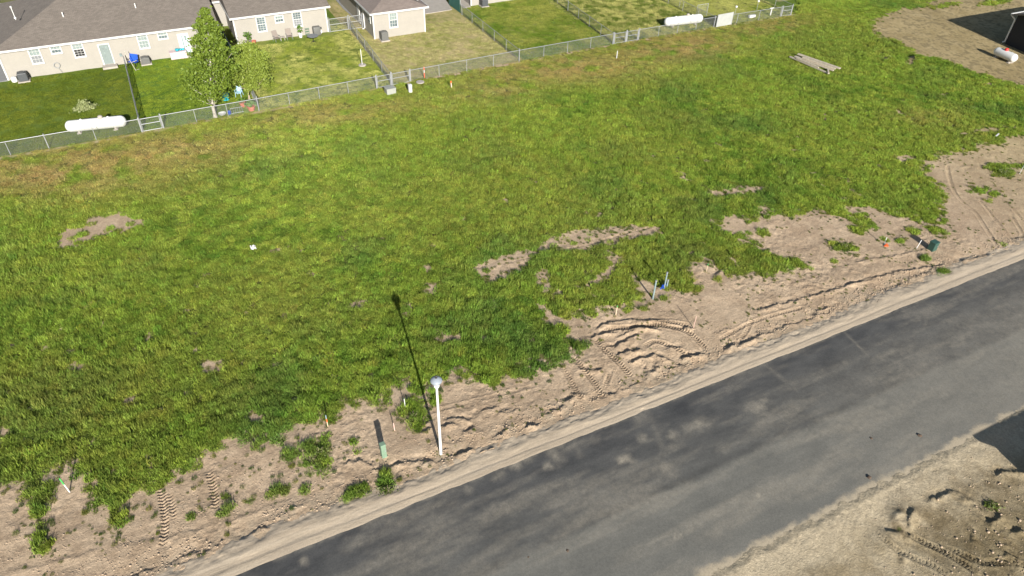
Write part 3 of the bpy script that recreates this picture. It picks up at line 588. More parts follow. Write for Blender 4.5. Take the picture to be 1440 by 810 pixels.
# weeds dotted over the bare soil
x1, y1 = cand(-24, 100, 21.2, 44, 10); k_ = (~grassmask(x1, y1)) & (fbm(x1, y1, 1.0, 4, 220) > .565) & (rng.uniform(size=len(x1)) < .42)
nx_, ny_ = cand(-24, 100, 21.2, 46, 26); n2x, n2y = cand(62, 108, 40, 68, 20); nx_, ny_ = np.concatenate([nx_, n2x]), np.concatenate([ny_, n2y]); g0 = grassmask(nx_, ny_); ga = grassmask(nx_+.15, ny_+.55) | grassmask(nx_-.4, ny_-.1) | grassmask(nx_+.4, ny_-.1); gb = grassmask(nx_+.1, ny_+1.3) | grassmask(nx_, ny_-.9)
rr_ = rng.uniform(size=len(nx_)); fr2 = fbm(nx_, ny_, .4, 3, 224); fe = (~g0) & ((ga & (rr_ < .5) & (fr2 > .46)) | (gb & (rr_ < .22) & (fr2 > .52)))
x1, y1 = np.concatenate([x1[k_], nx_[fe]]), np.concatenate([y1[k_], ny_[fe]]); wd = rng.uniform(.15, .45, len(x1)); wd[k_.sum():] *= 1.5; t_ = blend(rng.uniform(size=len(x1)), DEEP, OLIVE)
scatter('sparse_weeds', x1, y1, zmap(x1, y1), np.stack([wd, wd, wd*rng.uniform(.8, 1.8, len(x1))], -1), t_, 'small scattered weeds sprouting on the bare tan soil', 2)
# lawns behind the fence
x1, y1 = cand(-26, 100, 66, 100, 13); dY = y1-fenceY(x1)
k_ = (dY > .1) & (x1 < 76); k_ &= ~((x1 > -14.5) & (x1 < 19.6) & (y1 > 82.7)) & ~((x1 > 22.9) & (x1 < 30) & (y1 > 79.5)) & ~((x1 > 38) & (y1 > 86)) & ~((x1 > 19) & (x1 < 24) & (y1 > 86)) & ~((x1 > 30) & (x1 < 37.6) & (y1 > 82)) & ~((x1 < -13.6) & (y1 > 81))
x1, y1 = x1[k_], y1[k_]
lt = np.zeros((len(x1), 3)); hh = np.full(len(x1), .22)
for x0_, x2_, c1_, c2_, h_ in ((-99, -2.75, (.085, .115, .015), (.135, .155, .022), .22), (-2.75, 7.5, (.125, .175, .018), (.165, .205, .026), .2), (7.5, 21.2, (.17, .20, .03), (.32, .31, .10), .2), (21.2, 36, (.19, .20, .06), (.38, .33, .17), .2), (36, 48.5, (.09, .135, .018), (.19, .20, .045), .45), (48.5, 62.4, (.08, .11, .02), (.27, .26, .09), .9), (62.4, 99, (.22, .24, .05), (.32, .32, .10), .2)):
    s_ = (x1 >= x0_) & (x1 < x2_); nn = fbm(x1, y1, 2.0 if x0_ != 48.5 else .7, 4, 230)
    if x0_ == 21.2: nn = bare_yard(x1, y1)
    lt[s_] = blend((nn[s_]-.32)/.36, np.array(c1_), np.array(c2_)); hh[s_] = h_
yk = ~((x1 > 21.2) & (x1 < 36) & (bare_yard(x1, y1) > .52) & (rng.uniform(size=len(x1)) < .75)); x1, y1, lt, hh = x1[yk], y1[yk], lt[yk], hh[yk]
lt *= 1.8*rng.uniform(.75, 1.25, (len(x1), 1)); sc_ = rng.uniform(1.0, 1.4, len(x1))
scatter('lawn_grass', x1, y1, zmap(x1, y1), np.stack([sc_, sc_, hh*rng.uniform(.7, 1.3, len(x1))], -1), lt, 'mown lawn grass in the fenced back yards', 3)

# soil clods and stones
def clods(name, spots, label):
    ico = B(); bmesh.ops.create_icosphere(ico, subdivisions=1, radius=1); iv = np.array([v.co[:] for v in ico.verts]); fi = np.array([[v.index for v in f.verts] for f in ico.faces]); ico.free()
    vv = []; ff = []
    for i_, (x_, y_, s_) in enumerate(spots):
        d_ = iv*rng.uniform(.7, 1.3, (len(iv), 1))*np.array([1, rng.uniform(.6, 1), rng.uniform(.45, .8)])*s_
        vv.append(d_+np.array([x_, y_, groundz(x_, y_)+s_*.2])); ff.append(fi+i_*len(iv))
    o = link(name, npmesh(name, np.vstack(vv), np.vstack(ff), 3), M['clod']); o['kind'] = 'stuff'; o['label'] = label; o['category'] = 'soil'; return o
M['clod'] = mat('soil_clod', (.36, .275, .195), .95, .25, 3, .4, 20)
sp = []
for _ in range(11000):
    x_, y_ = rng.uniform(-13, 72), 21.3+abs(rng.normal(0, 3.2))
    q = float(fbm(np.array([x_]), np.array([y_]), 2, 3, 301)[0])
    if q > .38 and y_ < 36: sp.append((x_, y_, rng.uniform(.012, .042)*(1.4 if y_ < 22.4 else 1)))
arr = np.array(sp); kk = ~grassmask(arr[:, 0].copy(), arr[:, 1].copy()); clods('soil_clods', [s for s, k_ in zip(sp, kk) if k_], 'small clods of dry soil strewn over the bare verge')
sp = []
for _ in range(650):
    u_, v2 = rng.uniform(1230, 1500), rng.uniform(640, 860)
    w_ = 1/(1+math.exp(-((u_-1340)/30+(v2-700)/60)))
    if rng.uniform() < .15+.85*w_: q = g(u_, v2); (q[1] < 9.6) and sp.append((q[0], q[1], rng.uniform(.015, .04)+(rng.uniform(.02, .06) if rng.uniform() < .2*w_ else 0)))
clods('rubble_clods', sp, 'broken clods of earth in the bottom right corner of the lot')


# ================================================================ FENCES
def wire_mesh(bm_v, bm_f, a, b, h, z0=.04, pitch=.085, w_=.0042, rng_=None):
    """crossing diagonal wires of a chain link panel from a to b"""
    a = np.array(a, float); b = np.array(b, float); d = b-a; L = np.hypot(*d); d /= L; nrm = np.array([-d[1], d[0]])
    for sgn in (1, -1):
        for s0 in np.arange(-h, L+h, pitch):
            s1 = s0+h if sgn > 0 else s0-h
            lo, hi = min(s0, s1), max(s0, s1)
            if hi <= 0 or lo >= L: continue
            t0, t1 = 0.0, 1.0
            for e_, cmp_ in ((0, 0), (L, 1)):
                if s1 != s0:
                    t = (e_-s0)/(s1-s0)
                    if 0 < t < 1:
                        inside0 = (s0 > 0) if cmp_ == 0 else (s0 < L)
                        if inside0: t1 = min(t1, t)
                        else: t0 = max(t0, t)
            if t1 <= t0: continue
            pa = s0+(s1-s0)*t0; pb = s0+(s1-s0)*t1; za = z0+h*t0; zb = z0+h*t1; off = nrm*.002*sgn; k_ = len(bm_v)
            p, q = a+d*pa+off, a+d*pb+off
            # a flat strip turned half towards the sky and half outwards
            wv = np.array([nrm[0]*w_*.5, nrm[1]*w_*.5]); 
            bm_v += [(p[0]-wv[0], p[1]-wv[1], za-w_*.5), (p[0]+wv[0], p[1]+wv[1], za+w_*.5), (q[0]+wv[0], q[1]+wv[1], zb+w_*.5), (q[0]-wv[0], q[1]-wv[1], zb-w_*.5)]
            bm_f.append((k_, k_+1, k_+2, k_+3))
            u = d*w_*.5*sgn; k_ = len(bm_v)
            bm_v += [(p[0]-u[0], p[1]-u[1], za+w_*.5), (p[0]+u[0], p[1]+u[1], za-w_*.5), (q[0]+u[0], q[1]+u[1], zb-w_*.5), (q[0]-u[0], q[1]-u[1], zb+w_*.5)]
            bm_f.append((k_, k_+1, k_+2, k_+3))
def fence(label, runs, spacing=3.05, h=1.22, group=None, slats=None):
    """runs: polylines of a chain link fence; parts are the wire mesh, rails and each post"""
    o = thing('chain_link_fence', label, 'fence', (runs[0][0][0], runs[0][0][1], 0), 0, group); ox = np.array(runs[0][0])
    V_, F_ = [], []; rl = B(); posts = []
    for run in runs:
        for a, b in zip(run, run[1:]):
            a = np.array(a, float)-ox; b = np.array(b, float)-ox; L = np.hypot(*(b-a)); nseg = max(1, round(L/spacing))
            wire_mesh(V_, F_, a, b, h-.06); tube(rl, (*a, h), (*b, h), .026, seg=8)
            for i_ in range(nseg+1): posts.append(tuple(a+(b-a)*i_/nseg)+((i_ in (0, nseg)),))
    me_ = npmesh('wire_mesh', np.array(V_), np.array(F_), 4); me_.materials.append(M['wire']); q = bpy.data.objects.new('wire_mesh', me_); COL.objects.link(q); q.parent = o
    obj('rail', rl, M['galv'], o); done = []
    pm = {}
    for thick in (0, 1):
        bm = B(); r_ = .042 if thick else .028; tube(bm, (0, 0, -.15), (0, 0, h+(.09 if thick else -.02)), r_, seg=10)
        if thick: lathe(bm, [(.048, 0), (.048, .02), (.03, .045), (0, .055)], 10, (0, 0, h+.09))
        else: lathe(bm, [(.034, -.03), (.034, .0), (.02, .02)], 10, (0, 0, h+.01))
        me2 = bpy.data.meshes.new('post'); bm.to_mesh(me2); bm.free(); me2.materials.append(M['galv']); pm[thick] = me2
    for x_, y_, e_ in posts:
        if any(math.hypot(x_-a_, y_-b_) < .3 for a_, b_ in done): continue
        done.append((x_, y_)); p = bpy.data.objects.new('post', pm[int(e_)]); COL.objects.link(p); p.location = (x_, y_, 0); p.parent = o
    if slats:
        a, b, mt = slats; a = np.array(a, float)-ox; b = np.array(b, float)-ox; L = np.hypot(*(b-a)); bm = B(); d = (b-a)/L
        for s in np.arange(.05, L, .095):
            p = a+d*s; box(bm, (p[0], p[1], h/2+.02), (.075, .075, h-.1))
        sl = obj('privacy_slats', bm, mt, o)
    return o
def gate(label, a, b, h=1.2, group='chain link gates in the back fence', zlift=.06):
    a = np.array(a, float); b = np.array(b, float); L = np.hypot(*(b-a)); o = thing('chain_link_gate', label, 'gate', (a[0], a[1], 0), math.atan2(b[1]-a[1], b[0]-a[0]), group)
    fr = B(); r_ = .027
    for z_ in (zlift, h/2+.1, h): tube(fr, (.06, 0, z_), (L-.06, 0, z_), r_)
    for x_ in (.06, L-.06): tube(fr, (x_, 0, zlift), (x_, 0, h), r_)
    obj('frame', fr, M['galv'], o)
    V_, F_ = [], []; wire_mesh(V_, F_, (.06, 0), (L-.06, 0), h-zlift, z0=zlift); me_ = npmesh('wire_mesh', np.array(V_), np.array(F_), 4); me_.materials.append(M['wire'])
    q = bpy.data.objects.new('wire_mesh', me_); COL.objects.link(q); q.parent = o
    for x_ in (-.03, L+.03):
        pb = B(); tube(pb, (x_, 0, -.15), (x_, 0, h+.16), .045, seg=10); lathe(pb, [(.05, 0), (.05, .02), (0, .05)], 10, (x_, 0, h+.16)); obj('post', pb, M['galv'], o)
    la = B(); box(la, (L-.05, -.05, h*.7), (.10, .05, .08)); obj('latch', la, M['galv'], o); return o
fy = lambda x_: (x_, float(fenceY(x_)))
gA, gB, gC, gD, gE, gF = -2.62, -.95, 19.25, 20.78, 22.75, 51.3
main_runs = [[fy(-27), fy(-10), fy(gA-.08)], [fy(gB+.08), fy(7.5), fy(19.15)], [fy(22.85), fy(35.57), fy(47.9)], [fy(51.5), fy(62.7), fy(73.2)]]
fence('long galvanised chain link fence running behind all the back yards along the green lot', main_runs)
gate('narrow chain link gate beside the long white tank at the left yard', fy(gA), fy(gB))
gate('left chain link gate behind the grey utility box', fy(gC), fy(gD-.07)); gate('right chain link gate left of the orange striped marker', fy(gD+.07), fy(gE))
gate('left half of the far gate pair near the tall wooden stake', fy(48.05), fy(49.65)); gate('right half of the far gate pair near the tall wooden stake', fy(49.8), fy(51.35))
gate('last chain link gate at the far right end of the back fence', fy(73.4), fy(75.0))
FG = 'chain link fences between the yards'
fence('side fence left of the birch yard with the blue folding chair at its end', [[(-2.66, 66.1), (-2.78, 81.9)]], group=FG)
fence('side fence behind the two trees with dark green slats near the duplex', [[(7.55, 66.3), (7.7, 90.3)]], group=FG, slats=((7.66, 78.5), (7.7, 90.0), M['slat']))
fence('side fence beside the white clothes pole meeting the two gates', [[(20.8, 66.85), (21.6, 83.6)]], group=FG)
fence('side fence between the dry patchy yard and the green yard', [[(35.6, 67.35), (35.9, 83.5)]], group=FG, slats=None)
fence('side fence on the left of the mottled weedy yard', [[(47.98, 67.6), (48.9, 79.5), (50, 92)]], group=FG)
fence('side fence on the right of the mottled weedy yard', [[(62.75, 67.55), (63.1, 96)]], group=FG)
fence('side fence at the far right yard running away from the last gate', [[(75.2, 67.2), (75.8, 92)]], group=FG)
# gates across the gap between the two right houses
p0, p1, p2, p3 = g(462, 41)[:2], g(479, 39)[:2], g(483, 37)[:2], g(502, 34)[:2]
gate('wide chain link gate between the beige duplex corner and the side fence', (19.25, 83.9), (21.5, 83.9), 1.5, 'gates between the houses'); gate('wide chain link gate between the side fence and the small brown house', (21.7, 83.9), (23.2, 83.9), 1.5, 'gates between the houses')
bm = B()
for i_ in range(26): box(bm, (35.95+.02*(i_ % 2), 84.3+i_*.14, .9), (.04, .125, 1.7))
o = thing('slatted_screen', 'dark green slatted screen at the corner of the concrete pad', 'screen', (35.95, 84.2, 0)); bmesh.ops.translate(bm, vec=(-35.95, -84.2, 0), verts=bm.verts); obj('slats', bm, M['slat'], o)
for y_ in (0, 1.8, 3.7): bm = B(); tube(bm, (0.06, y_, -.1), (.06, y_, 1.85), .04); obj('post', bm, M['galv'], o)

# ================================================================ HOUSES
def roof_mesh(x0, x1, y0, y1, ze, pitch, ov, hipL, hipR, th=.14):
    a0, a1, b0, b1 = x0-ov, x1+ov, y0-ov, y1+ov; hy = (b1-b0)/2; zr = ze+hy*pitch; yc = (b0+b1)/2
    rl = a0+(hy if hipL else 0); rr = a1-(hy if hipR else 0)
    v = [(a0, b0, ze), (a1, b0, ze), (a1, b1, ze), (a0, b1, ze), (rl, yc, zr), (rr, yc, zr)]
    bm = B(); V_ = [bm.verts.new(p) for p in v]
    for f in ((0, 1, 5, 4), (1, 2, 5), (2, 3, 4, 5), (3, 0, 4), (3, 2, 1, 0)): bm.faces.new([V_[i_] for i_ in f])
    return bm, (a0, a1, b0, b1, rl, rr, yc, zr)
def fascia(bm, a0, a1, b0, b1, ze, h=.2, t=.05):
    box(bm, ((a0+a1)/2, b0-t/2, ze-h/2+.03), (a1-a0+2*t, t, h)); box(bm, ((a0+a1)/2, b1+t/2, ze-h/2+.03), (a1-a0+2*t, t, h))
    box(bm, (a0-t/2, (b0+b1)/2, ze-h/2+.03), (t, b1-b0, h)); box(bm, (a1+t/2, (b0+b1)/2, ze-h/2+.03), (t, b1-b0, h)); return bm
def window(parent, x, z, w_, h, yw, rows=2, cols=3, deco=None, split=.5, top='blind', bottom='glass', lab=None):
    fr = B(); t = .10; d = .07
    for sx_ in (-1, 1): box(fr, (x+sx_*(w_/2+t/2), yw-d/2, z), (t, d, h+2*t))
    for sz in (-1, 1): box(fr, (x, yw-d/2, z+sz*(h/2+t/2)), (w_, d, t))
    zs = z-h/2+h*split; box(fr, (x, yw-d/2-.005, zs), (w_, d, .06))
    f = obj('window', fr, M['trim'], parent)
    if lab: f['label'] = lab
    mu = B()
    for (lo, hi) in ((z-h/2, zs-.03), (zs+.03, z+h/2)):
        hh_ = hi-lo; rws = rows if hh_ > .5 else 1
        for r_ in range(1, rws): box(mu, (x, yw-.036, lo+hh_*r_/rws), (w_, .028, .022))
    for c_ in range(1, cols): box(mu, (x-w_/2+w_*c_/cols, yw-.035, z), (.022, .03, h))
    box(mu, (x, yw-.036, zs), (w_, .026, .03)); obj('muntins', mu, M['trim'], f)
    pt = B(); box(pt, (x, yw-.012, (zs+z+h/2)/2), (w_, .02, z+h/2-zs)); obj('upper_pane', pt, M[top], f)
    pb = B(); box(pb, (x, yw-.014, (zs+z-h/2)/2), (w_, .02, zs-z+h/2)); obj('lower_pane', pb, M[bottom], f)
    sl = B(); box(sl, (x, yw-.06, z-h/2-t-.02), (w_+2*t+.06, .12, .05)); obj('sill', sl, M['trim'], f); return f
def winpx(parent, Yw, x0, x1, y0, y1, **k):
    cx, cy = (x0+x1)/2, (y0+y1)/2
    X_, Z_ = onwall(cx, cy, Yw); k_ = 0.0
    xl, _ = onwall(x0+k.get('lean', 0), cy, Yw); return X_, Z_
YA, YB, Y3, Y4 = 83.05, 84.15, 79.75, 86.3
ZE = 3.0
hA = thing('duplex_house', 'long beige duplex with a taupe shingle roof at the top left', 'house', (0, YA, 0))
def hx(bm): bmesh.ops.translate(bm, vec=(0, -YA, 0), verts=bm.verts); return bm
def part(name, bm, m_, parent=hA, off=(0, -YA, 0)):
    bmesh.ops.translate(bm, vec=off, verts=bm.verts); return obj(name, bm, m_, parent)
bm = B(); box(bm, ((-13.5+6.65)/2, YA+7.5, ZE/2-.1), (20.15, 15, ZE+.2)); part('wall', bm, M['siding'])
bm = B(); box(bm, ((8.85+19.1)/2, YB+7, ZE/2-.1), (10.25, 14, ZE+.2)); part('wall', bm, M['siding'])
bm = B(); box(bm, (7.75, 91.6, ZE/2-.1), (2.194, 1.8, ZE+.2)); w_ = part('wall', bm, M['siding']); w_['label'] = 'recessed beige wall between the two wings'
bm, q = roof_mesh(-13.5, 6.65, YA, YA+15, ZE, .36, .45, True, False); part('roof', bm, M['shingle'])
bm, q2 = roof_mesh(8.95, 19.1, YB, YB+14, ZE, .36, .45, False, False); part('roof', bm, M['shingle'])
bm = B(); V_ = [bm.verts.new(p) for p in ((6.9, 90.25, ZE), (8.8, 90.25, ZE), (8.8, 95, ZE+1.55), (6.9, 95, ZE+1.55), (6.9, 99, ZE), (8.8, 99, ZE))]
bm.faces.new((V_[0], V_[1], V_[2], V_[3])); bm.faces.new((V_[3], V_[2], V_[5], V_[4])); bm.faces.new((V_[0], V_[4], V_[5], V_[1])); bm.faces.new((V_[0], V_[3], V_[4])); bm.faces.new((V_[1], V_[5], V_[2])); part('roof', bm, M['shingle'])
for (xa, xb, yb) in ((-13.5, 6.65, YA), (8.95, 19.1, YB)):
    bm = B(); fascia(bm, xa-.45, xb+.45, yb-.45, yb+(15.45 if xa < 0 else 14.45), ZE); part('fascia', bm, M['trim'])
bm = B(); box(bm, (7.85, 90.22, ZE-.07), (1.45, .05, .2)); part('fascia', bm, M['trim'])
for x_, y_ in ((-13.5, YA), (6.65, YA), (8.85, YB), (19.1, YB)): bm = B(); box(bm, (x_, y_, ZE/2-.05), (.14, .14, ZE-.1)); part('corner_trim', bm, M['trim'])
bm = B(); box(bm, (9.2, 87, 1.3), (.02, .9, 1.9)); 
def W(px, py, w_, h, Yw=YA, **k):
    X_, Z_ = onwall(px, py, Yw-.03)
    f = window(hA, X_, Z_, w_, h, 0, **k)
    for o_ in [f]+list(f.children): o_.data.transform(Matrix.Translation((0, Yw-YA, 0)))
    return f
W(50, 78, .85, 1.45, rows=2, cols=3, bottom='grey'); W(78.5, 69.5, .80, .62, cols=3); W(110, 69, .85, 1.45, rows=3, bottom='black', cols=3)
W(201, 57, .85, 1.45, rows=2, cols=3, top='blind', bottom='blind'); W(228.5, 49.5, .80, .62, cols=3)
W(367.5, 34, .85, 1.45, YB, rows=3, cols=3, top='glass', bottom='glass'); W(392.5, 26.5, .80, .62, YB, cols=3); W(418, 27, .85, 1.45, YB, rows=3, cols=3, top='glass', bottom='grey')
def door(px, py, Yw, m_, w_=.9, h=2.0, lite=True, parent=hA):
    X_, Z_ = onwall(px, py, Yw-.03); Z_ = .25+h/2; fr = B(); yy_ = Yw-YA
    for s in (-1, 1): box(fr, (X_+s*(w_/2+.05), yy_-.03, Z_), (.1, .06, h+.1))
    box(fr, (X_, yy_-.031, Z_+h/2+.05), (w_+.2, .06, .1)); d_ = B(); box(d_, (X_, yy_-.02, Z_), (w_, .04, h)); o_ = obj('door', d_, m_, hA); obj('frame', fr, M['trim'], o_)
    if lite:
        g_ = B(); box(g_, (X_-.12, yy_-.045, Z_+.15), (.10, .02, 1.4)); box(g_, (X_+.2, yy_-.046, Z_+.6), (.2, .02, .5)); obj('door_light', g_, M['blind'], o_)
    h_ = B(); lathe(h_, [(0, -.04), (.04, -.02), (.04, .02), (0, .04)], 8, (X_+w_*.4, yy_-.08, Z_-.05)); obj('handle', h_, M['galv'], o_)
    s_ = B(); box(s_, (X_, yy_-.45, .10), (w_+.5, .85, .2)); obj('step', s_, M['concrete'], hA); return o_
door(148, 72, YA, M['door_grey']); door(257, 51, YA, M['door_blue'])
bm = B(); 
for px, py, hgt_ in ((92, 28, .45), (194, 18, .45)): 
    q_ = g(px, py+3, 4.3); zz_ = ZE+(q_[1]-(YA-.45))*.36; q_ = g(px, py+3, zz_); zz_ = ZE+(q_[1]-(YA-.45))*.36; tube(bm, (q_[0], q_[1]-YA, zz_-.1), (q_[0], q_[1]-YA, zz_+hgt_), .055)
obj('roof_vent', bm, M['white'], hA)
q_ = g(22, 27, 4.6); zz_ = ZE+(q_[1]-(YA-.45))*.36; q_ = g(22, 27, min(zz_, 4.6)); bm = B(); zz_ = ZE+(q_[1]-(YA-.45))*.36
tube(bm, (q_[0], q_[1]-YA, zz_-.2), (q_[0]-.0, q_[1]-YA, zz_+1.05), .035); lathe(bm, [(.09, 0), (.09, .1), (.03, .14)], 10, (q_[0], q_[1]-YA, zz_+1.0)); lathe(bm, [(.11, -.12), (.11, -.04), (.03, .06)], 10, (q_[0], q_[1]-YA, zz_+.05)); obj('roof_mast', bm, M['white'], hA)
X_, Z_ = onwall(80, 92, YA-.1); bm = B(); 
for k_ in range(14):
    a_ = k_/14*6.283; b_ = (k_+1)/14*6.283; tube(bm, (X_+.27*math.cos(a_), -.10, Z_+.27*math.sin(a_)), (X_+.27*math.cos(b_), -.10, Z_+.27*math.sin(b_)), .04, seg=6)
tube(bm, (X_+.05, -.10, Z_-.27), (X_+.25, -.12, .05), .02); obj('hose_reel', bm, M['galv'], hA)
bm = B(); box(bm, (onwall(170, 78, YA)[0], -.06, 1.0), (.22, .1, .3)); obj('meter', bm, M['blind'], hA)

h3 = thing('small_house', 'small beige house with brown shingles and one rear window right of the duplex', 'house', (26.3, Y3, 0))
def p3(name, bm, m_): return part(name, bm, m_, h3, (-26.3, -Y3, 0))
x0, x1 = 23.3, 29.5
bm = B(); box(bm, ((x0+x1)/2, Y3+7, ZE/2-.1), (x1-x0, 14, ZE+.2)); p3('wall', bm, M['siding'])
bm = B(); V_ = [bm.verts.new(p) for p in ((x0-.4, Y3-.45, ZE), (x1+.4, Y3-.45, ZE), (x1+.4, Y3+14, ZE), (x0-.4, Y3+14, ZE), ((x0+x1)/2, Y3+3.0, ZE+1.15), ((x0+x1)/2, Y3+14, ZE+1.15))]
for f in ((0, 1, 4), (1, 2, 5, 4), (3, 0, 4, 5), (2, 3, 5), (3, 2, 1, 0)): bm.faces.new([V_[i_] for i_ in f])
p3('roof', bm, M['shingle3']); bm = B(); fascia(bm, x0-.4, x1+.4, Y3-.45, Y3+14, ZE); p3('fascia', bm, M['trim'])
for x_ in (x0, x1): bm = B(); box(bm, (x_, Y3, ZE/2-.05), (.14, .14, ZE-.1)); p3('corner_trim', bm, M['trim'])
X_, Z_ = onwall(553, 28, Y3-.03); f = window(h3, X_-26.3, Z_, .85, 1.5, 0, rows=2, cols=3)
bm = B(); box(bm, (x0-.03, Y3+1.3, 1.9), (.06, .8, .9)); bm2 = B(); box(bm2, (x0-.045, Y3+1.3, 1.9), (.06, .6, .7)); f = p3('window', bm, M['trim']); part('pane', bm2, M['glass'], f, (-26.3, -Y3, 0))
bm = B(); box(bm, (x0-.08, Y3+3.4, 1.5), (.12, .10, 2.8)); box(bm, (x0-.20, Y3+3.4, .15), (.35, .1, .1)); p3('downspout', bm, M['trim'])
bm = B(); box(bm, (x0-.04, Y3+5.6, 1.2), (.08, .9, 2.1)); p3('door', bm, M['trim'])
bm = B(); lathe(bm, [(.14, 0), (.14, .25), (.2, .28), (.16, .4), (0, .45)], 12, (x1-.4, Y3+.9, ZE+.45)); p3('roof_vent', bm, M['white'])

h4 = thing('far_house', 'beige house whose foundation shows at the top edge above the green yard', 'house', (44, Y4, 0))
def p4(name, bm, m_): return part(name, bm, m_, h4, (-44, -Y4, 0))
bm = B(); box(bm, (44.2, Y4+6, ZE/2-.1), (11.6, 12, ZE+.2)); p4('wall', bm, M['siding']); bm = B(); box(bm, (38.4, Y4, ZE/2), (.16, .16, ZE-.1)); p4('corner_trim', bm, M['trim'])
bm, _q = roof_mesh(38.4, 50, Y4, Y4+12, ZE, .33, .45, True, True); p4('roof', bm, M['shingle3']); bm = B(); fascia(bm, 37.95, 50.45, Y4-.45, Y4+12.45, ZE); p4('fascia', bm, M['trim'])

# house off the right edge: only its gutter, downspout and shadow reach the picture
def offhouse(name, label, nw, wdir, ndir, Ls, Le, zw, pitch, ov, wm, rake=True):
    o = thing(name, label, 'house', (nw[0], nw[1], 0)); wd_ = np.array([-math.sin(wdir), -math.cos(wdir)]); nd = np.array([math.sin(ndir), math.cos(ndir)])
    c = [np.zeros(2), nd*Le, nd*Le+wd_*Ls, wd_*Ls]; bm = B(); lo = [bm.verts.new((*p, -.2)) for p in c]; hi = [bm.verts.new((*p, zw)) for p in c]
    mw, me_ = wd_*Ls/2, nd*Le+wd_*Ls/2; rise = pitch*(Ls/2+ov); r0 = bm.verts.new((*mw, zw+rise-.08)); r1 = bm.verts.new((*me_, zw+rise-.08))
    for f in ((lo[0], lo[1], hi[1], hi[0]), (lo[1], lo[2], hi[2], r1, hi[1]), (lo[2], lo[3], hi[3], hi[2]), (lo[3], lo[0], hi[0], r0, hi[3])): bm.faces.new(f)
    bmesh.ops.recalc_face_normals(bm, faces=bm.faces); obj('wall', bm, wm, o)
    rb = B(); a_, b_ = -nd*ov, nd*(Le+ov); q_ = [a_-wd_*ov, b_-wd_*ov, b_+wd_*(Ls+ov), a_+wd_*(Ls+ov), a_+wd_*Ls/2, b_+wd_*Ls/2]; zs_ = [zw]*4+[zw+rise]*2; th = .16
    T = [rb.verts.new((*p, z_)) for p, z_ in zip(q_, zs_)]; U = [rb.verts.new((*p, z_-th)) for p, z_ in zip(q_, zs_)]
    for f in ((T[0], T[1], T[5], T[4]), (T[4], T[5], T[2], T[3]), (U[1], U[0], U[4], U[5]), (U[5], U[4], U[3], U[2]), (T[0], T[4], U[4], U[0]), (T[4], T[3], U[3], U[4]), (T[1], U[1], U[5], T[5]), (T[5], U[5], U[2], T[2]), (T[0], U[0], U[1], T[1]), (T[3], T[2], U[2], U[3])): rb.faces.new(f)
    bmesh.ops.recalc_face_normals(rb, faces=rb.faces); obj('roof', rb, M['shingle'], o); return o, wd_, nd
sh = 1/math.tan(SUN_EL); sv = np.array([-math.sin(SUN_AZ), -math.cos(SUN_AZ)])
nwE = g(1413, 62)[:2]; zE = 3.45
hE, wdE, ndE = offhouse('new_house', 'house at the right edge with shade coloured walls and a white gutter and downspout', nwE, R(10.5), R(92), 12, 14, zE, .3, .5, M['siding_e'])
gt = B(); gu = -wdE*.56; box(gt, (0, 0, 0), (14.9, .17, .18)); bmesh.ops.rotate(gt, cent=(0, 0, 0), matrix=Matrix.Rotation(math.atan2(ndE[1], ndE[0]), 3, 'Z'), verts=gt.verts)
pc = -wdE*.58+ndE*7.0; bmesh.ops.translate(gt, vec=(pc[0], pc[1], zE-.05), verts=gt.verts); obj('gutter', gt, M['white'], hE)
ds = B(); a_ = -wdE*.56-ndE*.3; b_ = -wdE*.12-ndE*.06
tube(ds, (*a_, zE-.08), (*(a_+np.array([0, 0])), zE-.25), .085); tube(ds, (*a_, zE-.22), (*b_, zE-.55), .085); tube(ds, (*b_, zE-.53), (*b_, .3), .085); tube(ds, (*b_, .32), (*(b_-wdE*.25), .12), .085); obj('downspout', ds, M['white'], hE)
tip = g(1367, 612)[:2]; nwS = tip-sv*sh*2.75
hS, _, _ = offhouse('south_house', 'house just outside the lower right corner that throws the triangular shadow', nwS+np.array([.5, -.5]), 0, R(90.5), 9.5, 14, 2.75, .333, .5, M['siding'])

# ================================================================ TANKS
def tank(label, p, q, r_=.52, leg=.14, dome='pale', grp='propane tanks', off=(0, 0)):
    p, q = np.array(p, float)+off, np.array(q, float)+off; L = np.hypot(*(q-p)); o = thing('propane_tank', label, 'tank', (*((p+q)/2), 0), math.atan2(q[1]-p[1], q[0]-p[0]), grp)
    bm = B(); prof = []; n_ = 8
    for i_ in range(n_+1): a_ = i_/n_*math.pi/2; prof.append((r_*math.sin(a_), -L/2+r_*.85*(1-math.cos(a_))))
    prof += [(r_, L/2-r_*.85)]+[(r_*math.cos((i_)/n_*math.pi/2), L/2-r_*.85+r_*.85*math.sin(i_/n_*math.pi/2)) for i_ in range(1, n_+1)]
    lathe(bm, prof, 28); bmesh.ops.remove_doubles(bm, verts=bm.verts, dist=.001); bmesh.ops.rotate(bm, cent=(0, 0, 0), matrix=Matrix.Rotation(math.pi/2, 3, 'Y'), verts=bm.verts)
    bmesh.ops.translate(bm, vec=(0, 0, leg+r_), verts=bm.verts); obj('vessel', bm, M['white'], o, True)
    for s in (-1, 1):
        b_ = B(); box(b_, (s*L*.3, 0, leg/2+.06), (.14, r_*1.3, leg+.15)); box(b_, (s*L*.3, 0, .03), (.35, r_*1.7, .12)); obj('support', b_, M['concrete'], o)
    d_ = B(); lathe(d_, [(.2, -.08), (.2, .12), (.17, .19), (.08, .23), (0, .24)], 16, (.1*L if dome != 'red' else L*.05, 0, leg+2*r_)); obj('dome_cover', d_, M['red'] if dome == 'red' else M['concrete'], o, True)
    b_ = B(); 
    for s in (-1, 1): box(b_, (s*L*.22, 0, leg+2*r_+.03), (.12, .03, .10))
    obj('lifting_lug', b_, M['white'], o); return o
